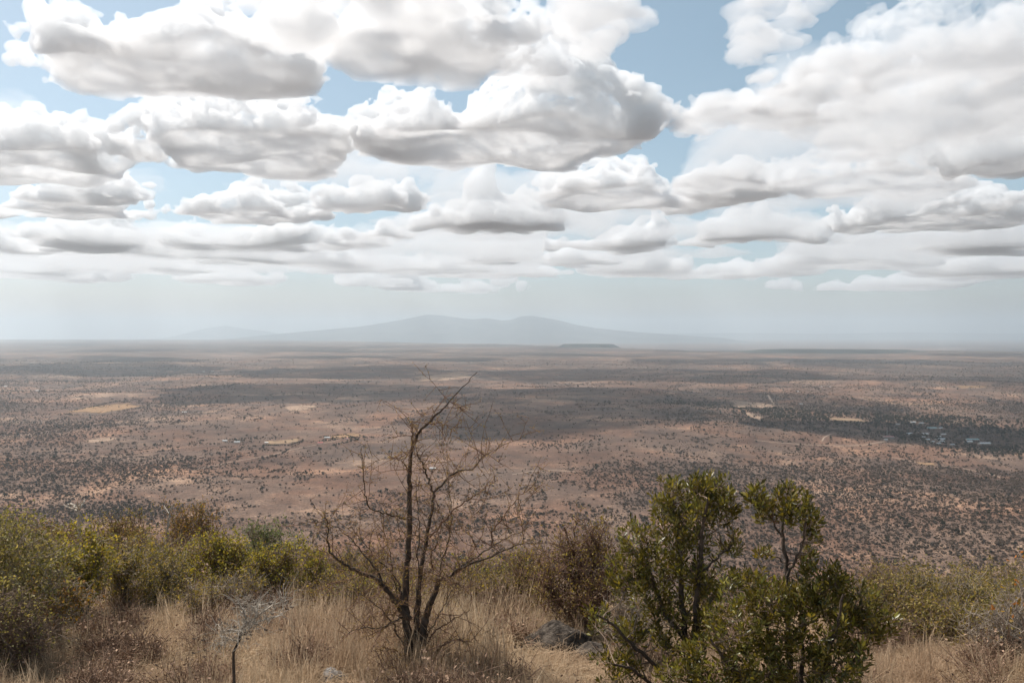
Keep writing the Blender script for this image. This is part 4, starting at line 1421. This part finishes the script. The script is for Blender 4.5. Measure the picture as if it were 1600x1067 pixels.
# --- the evergreen shrubs on the right: every sprig of leaves is a piece of its own
def sprig_mesh(rg, n):
    gain = rg.uniform(0.65, 1.4) * np.array([rg.uniform(0.9, 1.15), 1.0, 1.0])
    pos, dirs = [], []
    for i in range(n):
        t = i / (n - 1)
        an = i * 2.4 + rg.uniform(-.3, .3)
        up = 0.25 + 1.5 * t
        dv = np.array([math.cos(an), math.sin(an), up])
        dirs.append(dv / np.linalg.norm(dv) + rg.normal(0, 0.12, 3))
        pos.append(np.array([0.004 * math.cos(an), 0.004 * math.sin(an), -0.05 + 0.055 * t]))
    n_ = len(pos)
    me = leaf_mesh(rg, np.array(pos), np.array(dirs), rg.uniform(0.024, 0.058, n_), pick_cols(rg, 'evergreen', n_) * gain, rg.uniform(0.24, 0.36), 0.05)
    me.name = "leaf_sprig"
    me.materials.append(m_glossy)
    return me
srg = np.random.default_rng(31)
SPRIGS = [sprig_mesh(srg, k) for k in (9, 11, 12, 10, 13, 11, 8, 12, 7, 10, 9, 11, 13, 6)]

def evergreen(label, d, base_px, lobes, n_sprig, n_rest, seed, stems, group, r0=0.013):
    rg = np.random.default_rng(seed)
    x = (base_px - CX) / F_PX * d
    base = np.array([x, d, float(height(x, d)) - 0.03])
    root = empty("evergreen_shrub", tuple(base))
    paths, nodes = [], []
    for pts, ra, rb, dr in stems:
        p = np.array([P3(a, b, d + dr * j / (len(pts) - 1)) for j, (a, b) in enumerate(pts)])
        t = np.linspace(0, 1, len(p))
        tt = np.linspace(0, 1, 4 * len(p))
        p = np.column_stack([np.interp(tt, t, p[:, c]) for c in range(3)]) + rg.normal(0, 0.004, (len(tt), 3))
        p[0] = base + (p[0] - base) * np.array([0.35, 1, 0]) if p[0][2] < base[2] + 0.25 else p[0]
        r = np.interp(tt, [0, 1], [ra, rb]) / F_PX * d
        v, q = tubes([(p, r)], 7)
        mesh_obj("stem", mesh_from("stem", v - base, q, True), m_bark, root)
        nodes += list(p[2:])
    lb = [(P3(lx, ly, d + rg.uniform(-0.12, 0.12)), np.array([rx / F_PX * d, rx / F_PX * d * 0.9, ry / F_PX * d])) for lx, ly, rx, ry in lobes]
    wts = np.array([l[2] * l[3] for l in lobes], float) ** 0.9
    wts /= wts.sum()
    fine = []
    N1 = np.array(nodes)
    # limbs to each lobe
    lim = []
    for c, s in lb:
        for k in range(3):
            t = c + rand_ball(rg, 1, 0.2)[0] * s * 0.7
            cand = N1[rg.integers(0, len(N1), 14)]
            dd = np.linalg.norm(cand - t, axis=1) + 1.2 * np.maximum(cand[:, 2] - t[2] + 0.05, 0)
            a = cand[np.argmin(dd)]
            p = bend(rg, a, t, 7, 0.03, -0.04)
            fine.append((p, np.linspace(0.0055, 0.0022, 7)))
            lim += list(p[2:])
    N2 = np.array(lim)
    tot = n_sprig + n_rest
    ks = rg.choice(len(lb), tot, p=wts)
    ball = rand_ball(rg, tot, 0.62) * rg.uniform(0.7, 1.3, (tot, 1)) * np.array([1, 1, 1.12])
    pts = np.array([lb[i][0] for i in ks]) + ball * np.array([lb[i][1] for i in ks])
    ctr = np.array([lb[i][0] for i in ks])
    order = np.argsort(pts[:, 1])          # the nearest, largest sprigs first
    extra_v, extra_f, extra_c = [], [], []
    off = 0
    for rank, i in enumerate(order):
        t = pts[i]
        dd = np.linalg.norm(N2 - t, axis=1) + 0.8 * np.maximum(N2[:, 2] - t[2] + 0.02, 0)
        a = N2[np.argmin(dd)]
        p = bend(rg, a, t, 4, 0.05, -0.06)
        fine.append((p, np.linspace(0.0022, 0.0014, 4)))
        axis = (t - a) / (np.linalg.norm(t - a) + 1e-6) * 0.3 + (t - ctr[i]) * 0.9 + np.array([0, 0, 1.0]) + rg.normal(0, 0.22, 3)
        quat = Vector(axis).to_track_quat('Z', 'Y') @ Matrix.Rotation(rg.uniform(0, 6.28), 3, 'Z').to_quaternion()
        sc = rg.uniform(0.72, 1.15)
        me = SPRIGS[rg.integers(0, len(SPRIGS))]
        if rank < n_sprig:
            o = bpy.data.objects.new("leaf_sprig", me)
            o.location = t - base
            o.rotation_mode = 'QUATERNION'
            o.rotation_quaternion = quat
            o.scale = (sc,) * 3
            link(o, root)
        else:
            n = len(me.vertices)
            co = np.empty(n * 3, np.float32)
            me.vertices.foreach_get("co", co)
            M = np.array(quat.to_matrix())
            extra_v.append(co.reshape(-1, 3) @ M.T * sc + (t - base))
            cc = np.empty(n * 4, np.float32)
            me.color_attributes["col"].data.foreach_get("color", cc)
            extra_c.append(cc)
            f = np.empty(len(me.polygons) * 3, np.int32)
            me.loops.foreach_get("vertex_index", f)
            extra_f.append(f.reshape(-1, 3) + off)
            off += n
    v, q = tubes(fine, 4)
    tag(mesh_obj("twigs", mesh_from("twigs", v - base, q, True), m_twig_brown, root), kind="stuff")
    if extra_v:
        me = mesh_from("foliage", np.concatenate(extra_v), np.concatenate(extra_f))
        at = me.color_attributes.new("col", 'FLOAT_COLOR', 'POINT')
        at.data.foreach_set("color", np.concatenate(extra_c))
        tag(mesh_obj("foliage", me, m_glossy, root), kind="stuff")
    return tag(root, label, "shrub", group)

evergreen("tall leafy evergreen shrub with several stems, left of the thin stemmed one", 5.3, 1085,
          [(1040, 768, 26, 18), (1085, 772, 34, 24), (1118, 765, 26, 22), (1130, 795, 22, 20), (1045, 802, 24, 22), (1085, 808, 32, 22),
           (1000, 842, 34, 22), (1045, 848, 34, 24), (1090, 845, 24, 18), (1145, 850, 18, 14), (985, 878, 32, 24), (1030, 888, 36, 28),
           (1075, 880, 26, 22), (975, 915, 26, 20), (1020, 930, 36, 26), (935, 965, 22, 16), (985, 985, 30, 18), (965, 1040, 34, 22),
           (1120, 905, 40, 26), (1100, 950, 42, 34), (1060, 990, 40, 36)], 290, 700, 51,
          [([(1085, 1090), (1072, 1000), (1066, 930), (1064, 880), (1058, 820), (1050, 780)], 6, 2, 0.1),
           ([(1090, 1090), (1088, 1000), (1090, 930), (1095, 880), (1098, 830), (1108, 780)], 6.5, 2, -0.1),
           ([(1095, 900), (1112, 880), (1135, 860), (1148, 850)], 2.6, 1.2, 0.1),
           ([(1070, 1000), (1040, 960), (1020, 910), (1005, 860), (1000, 845)], 4.5, 1.6, 0.15),
           ([(1075, 1090), (1030, 1045), (990, 1010), (955, 975), (935, 962)], 4, 1.4, -0.3),
           ([(1070, 1090), (1020, 1070), (985, 1045), (960, 1040)], 3.5, 1.4, -0.4)], "evergreen shrubs on the right")
evergreen("slender evergreen with one thin dark stem and a round leafy head", 5.0, 1236,
          [(1184, 776, 13, 14), (1205, 790, 15, 14), (1232, 772, 18, 16), (1254, 786, 17, 16), (1266, 808, 16, 15), (1236, 804, 20, 13), (1192, 803, 10, 8),
           (1192, 862, 14, 7), (1262, 862, 12, 14), (1285, 842, 8, 6), (1268, 836, 11, 9), (1262, 885, 10, 10)], 170, 0, 52,
          [([(1236, 1110), (1235, 1030), (1233, 960), (1232, 900), (1226, 855), (1222, 820), (1232, 785)], 5.5, 1.6, 0.1),
           ([(1232, 900), (1245, 875), (1256, 850), (1260, 815)], 2.6, 1.2, -0.1),
           ([(1228, 880), (1210, 870), (1194, 862)], 1.6, 0.9, 0.1),
           ([(1224, 840), (1208, 815), (1190, 785)], 2.0, 1.0, 0.1)], "evergreen shrubs on the right")
evergreen("low wide evergreen bush at the foot of the slender one", 4.75, 1260,
          [(1165, 920, 40, 26), (1200, 940, 36, 30), (1255, 935, 34, 28), (1300, 930, 38, 26), (1345, 940, 32, 26), (1375, 975, 30, 20),
           (1150, 975, 44, 34), (1215, 985, 44, 34), (1285, 985, 44, 34), (1340, 985, 34, 26), (1110, 1030, 52, 30), (1180, 1040, 50, 30),
           (1250, 1040, 52, 30), (1320, 1035, 44, 28), (1150, 1075, 60, 22), (1250, 1080, 60, 22), (1305, 898, 20, 14), (1060, 1060, 40, 22)], 295, 860, 53,
          [([(1250, 1130), (1225, 1060), (1205, 990), (1190, 940)], 5, 1.8, 0.1),
           ([(1262, 1130), (1290, 1050), (1310, 980), (1320, 930)], 5.5, 1.8, -0.1),
           ([(1250, 1130), (1190, 1080), (1140, 1040), (1110, 1000)], 4.5, 1.6, -0.1),
           ([(1265, 1130), (1320, 1060), (1360, 1000), (1378, 975)], 4, 1.5, 0.1),
           ([(1255, 1130), (1255, 1040), (1258, 980), (1260, 930)], 4.5, 1.6, 0.2)], "evergreen shrubs on the right")

# --- dead thistly weed in front of the left thicket
def weed():
    rg = np.random.default_rng(66)
    d = 5.0
    x = (366 - CX) / F_PX * d
    base = np.array([x, d, float(height(x, d))])
    root = empty("dead_weed", tuple(base))
    fine, heads = [], []
    p = np.array([base] + [P3(a, b, d) for a, b in ((363, 1040), (363, 1020), (372, 1002), (377, 985), (385, 975))])
    v, q = tubes([(p, np.array([2.8, 2.6, 2.3, 2, 1.7, 1.3]) / F_PX * d)], 6)
    mesh_obj("stem", mesh_from("stem", v - base, q, True), m_bark, root)
    for lines, r in (([(377, 985), (395, 975), (415, 968), (440, 962)], 2.0), ([(385, 975), (378, 955), (372, 942)], 1.6), ([(385, 976), (405, 960), (425, 946), (442, 940)], 1.8),
                     ([(372, 1002), (355, 1000), (342, 1008)], 1.4), ([(377, 988), (360, 985), (345, 990)], 1.4), ([(395, 975), (400, 955), (405, 945)], 1.3)):
        p = np.array([P3(a, b, d + rg.uniform(-.15, .15)) for a, b in lines])
        fine.append((p, np.linspace(r, r * .5, len(p)) / F_PX * d))
        for k in range(70):
            i = rg.integers(0, len(p))
            s = p[i] + rg.normal(0, 0.012, 3)
            e = s + rg.standard_normal(3) * 0.065 + np.array([0, 0, 0.02])
            fine.append((bend(rg, s, e, 4, 0.1), np.linspace(.0018, .0009, 4)))
            if rg.random() < 0.10:
                heads.append(e)
    v, q = tubes(fine, 3)
    tag(mesh_obj("twigs", mesh_from("twigs", v - base, q), m_twig_pale, root), kind="stuff")
    hv, hq = far_bush_mesh(rg, 'low')
    hm = mesh_from("seed_head", (hv - np.array([0, 0, .2])) * 0.026, hq)
    hm.materials.append(m_bark)
    for h in heads:
        o = bpy.data.objects.new("seed_head", hm)
        o.location = h - base
        link(o, root)
    tag(root, "dead grey thistle with dark seed heads in front of the left thicket", "weed")
weed()

# --- stones
def stone(name, label, px, py, d, rx, ry, rz_, seed, mat, cat, yaw=0.0):
    rg = np.random.default_rng(seed)
    n1, n2 = 72, 40
    th = np.linspace(0, 2 * math.pi, n1, endpoint=False)
    ph = np.linspace(0.02, math.pi - 0.02, n2)
    T, Ph = np.meshgrid(th, ph, indexing='ij')
    dirv = np.stack([np.cos(T) * np.sin(Ph), np.sin(T) * np.sin(Ph), np.cos(Ph)], -1)
    r = np.ones_like(T)
    for k in range(26):                         # flat facets cut off a ball
        a = rg.standard_normal(3)
        a /= np.linalg.norm(a)
        c = rg.uniform(0.72, 0.95)
        dp = dirv @ a
        r = np.where(dp > 0.2, np.minimum(r, c / np.maximum(dp, 1e-3)), r)
    for f, am in ((3, .05), (7, .045), (13, .035), (24, .02)):
        w = rg.standard_normal((3, 3)) * f
        r = r + am * np.sin(dirv @ w[0] + 2) * np.cos(dirv @ w[1])
    v = (dirv * r[..., None] * np.array([rx, ry, rz_])).reshape(-1, 3)
    i = np.arange(n1)[:, None] * n2 + np.arange(n2 - 1)[None, :]
    j = ((np.arange(n1) + 1) % n1)[:, None] * n2 + np.arange(n2 - 1)[None, :]
    q = np.stack([i, i + 1, j + 1, j], -1).reshape(-1, 4)
    x = (px - CX) / F_PX * d
    o = mesh_obj(name, mesh_from(name, v, q), mat, loc=(x, d, float(height(x, d)) + rz_ * 0.35))
    o.rotation_euler.z = yaw
    return tag(o, label, cat)
m_rock = simple_mat("lichen_rock", (0.20, 0.175, 0.155), (0.46, 0.42, 0.38), 11.0, 0.95, 0.1, 8, 0.9)
m_rock_dark = simple_mat("weathered_rock", (0.04, 0.032, 0.027), (0.24, 0.195, 0.155), 16.0, 0.95, 0.1, 9, 1.0)
stone("boulder", "grey weathered boulder under the brown twiggy bush", 872, 990, 6.8, 0.29, 0.22, 0.19, 71, m_rock_dark, "boulder", 0.1)
stone("boulder", "low dark stone right of the weathered boulder", 930, 1005, 6.6, 0.18, 0.15, 0.10, 74, m_rock_dark, "boulder", 0.4)
stone("rock", "pale lichen covered rock left of the thorn tree's foot", 518, 1055, 5.75, 0.115, 0.10, 0.085, 72, m_rock, "rock", 0.5)
stone("rock", "small pale rock in the grass at the lower left", 203, 1060, 5.6, 0.055, 0.05, 0.04, 73, m_rock, "rock", 0.2)

# ------------------------------------------------------------------ dry grass
def tuft_mesh(rg, n, h, spread, lean):
    V, F = [], []
    for i in range(n):
        an = rg.uniform(0, 6.28)
        r = spread * math.sqrt(rg.random())
        b = np.array([r * math.cos(an), r * math.sin(an), -0.02])
        L = h * rg.uniform(0.45, 1.15)
        a2 = rg.uniform(0, 6.28)
        ln = lean * abs(rg.normal(0.5, 0.45))
        side = np.array([math.cos(a2 + 1.57), math.sin(a2 + 1.57), 0]) * rg.uniform(0.0012, 0.0026)
        out = np.array([math.cos(a2), math.sin(a2), 0])
        p = [b, b + np.array([0, 0, L * .5]) + out * ln * L * .25, b + np.array([0, 0, L * (1 - .35 * min(ln, 1.4))]) + out * ln * L * .95]
        k = len(V)
        V += [p[0] - side, p[0] + side, p[1] + side * .8, p[1] - side * .8, p[2]]
        F += [(k, k + 1, k + 2), (k, k + 2, k + 3), (k + 3, k + 2, k + 4)]
    return np.array(V), np.array(F)

def grass_material():
    k = Nodes("dry_grass_blades")
    oi = k.n("ObjectInfo")
    g = k.n("NewGeometry").outputs["Position"]
    big = k.step(k.noise(g, 0.9, 3), 0.35, 0.65)
    c = k.mix(oi.outputs["Random"], (0.48, 0.355, 0.225), (0.72, 0.565, 0.385))
    c = k.mix(k.math('MULTIPLY', big, 0.55), c, (0.42, 0.285, 0.19))
    c = k.mix(k.step(k.noise(g, 55.0, 2), 0.45, 0.7, 0.0, 0.6), c, (0.27, 0.175, 0.115))
    d = k.n("BsdfDiffuse", i_Color=c)
    t = k.n("BsdfTranslucent", i_Color=c)
    mx = k.n("MixShader", i_0=0.45, i_1=d.outputs[0], i_2=t.outputs[0])
    return k.surface(mx.outputs[0])
m_grass = grass_material()
grg = np.random.default_rng(8)
tufts = []
for i, (n, h, sp, ln) in enumerate([(30, .13, .07, 1.9), (34, .17, .07, 1.6), (28, .10, .08, 2.2), (24, .25, .05, .8), (32, .15, .09, 1.9), (14, .32, .05, .5)]):
    v, f = tuft_mesh(grg, n, h, sp, ln)
    me = mesh_from("tuft", v, f)
    me.materials.append(m_grass)
    tufts.append(bpy.data.objects.new("grass_tuft_%02d" % i, me))
# low brown herbs and dead twiglets among the grass
m_herb = simple_mat("dry_herb", (0.20, 0.125, 0.085), (0.36, 0.24, 0.165), 20.0, 0.9, 0.1, 3, 0, 0.25)
for i in range(3):
    fine = []
    for k_ in range(46):
        s_ = np.array([grg.normal(0, .02), grg.normal(0, .02), 0.0])
        e_ = np.array([grg.normal(0, .07), grg.normal(0, .07), abs(grg.normal(.10, .05))])
        p_ = bend(grg, s_, e_, 4, 0.08)
        fine.append((p_, np.linspace(.0022, .001, 4)))
        for j_ in range(2):
            q_ = p_[2] + grg.normal(0, .03, 3)
            fine.append((np.array([p_[2], q_]), np.array([.0014, .0008])))
    v, f = tubes(fine, 3)
    lv, lf = leaf_soup(grg, np.column_stack([grg.normal(0, .06, 60), grg.normal(0, .06, 60), abs(grg.normal(.09, .04, 60))]), 0.008)
    me = mesh_from("herb", np.concatenate([v, lv]), np.concatenate([f, lf + len(v)]))
    me.materials.append(m_herb)
    tufts.append(bpy.data.objects.new("grass_tuft_%02d" % (6 + i), me))
def scatter_grass():
    rg = np.random.default_rng(12)
    n = 52000
    d = 3.6 + (15 - 3.6) * rg.random(n) ** 1.4
    x = rg.uniform(-0.78, 0.78, n) * (d + 0.8)
    keep = rg.random(n) < np.clip(0.80 + 0.35 * vnoise(x, d, 1.6, 4), 0.12, 1)
    x, d = x[keep], d[keep]
    z = height(x, d)
    px = CX + F_PX * x / d
    s = rg.uniform(0.7, 1.25, len(x)) 
    pk = rg.choice(6, len(x), p=[.26, .2, .22, .07, .2, .05])
    herb = (vnoise(x, d, 1.1, 14) > 0.75) & (rg.random(len(x)) < .22) | (rg.random(len(x)) < .012)
    # taller grass round the thorn tree and left of the boulder
    tall = ((np.abs(px - 780) < 150) | (np.abs(px - 560) < 110)) & (d > 5.6) & (d < 9)
    pk = np.where(tall & (rg.random(len(x)) < .6), rg.choice([1, 3, 5], len(x)), pk)
    s = np.where(tall, s * 1.25, s)
    pk = np.where(herb, rg.integers(6, 9, len(x)), pk)
    s = np.where(herb, s * 1.25, s) * rg.uniform(0.75, 1.3, len(x))
    low = ((np.abs(px - 872) < 80) & (d > 5.6) & (d < 6.7)) | ((np.abs(px - 518) < 34) & (d > 5.0) & (d < 5.8)) | ((np.abs(px - 203) < 22) & (d > 4.9) & (d < 5.65))
    pk = np.where(low, 2, pk)
    s = np.where(low, s * 1.0, s)
    tl = rg.normal(0, 0.16, (len(x), 2))
    return np.column_stack([x, d, z]), rg.uniform(0, 6.28, len(x)), np.column_stack([s, s, s]), pk, tl
gp, gr, gs, gk, gt = scatter_grass()
scatter_object("dry_grass", gp, gr, gs, gk, tufts, "dry straw coloured grass covering the hilltop", gt)
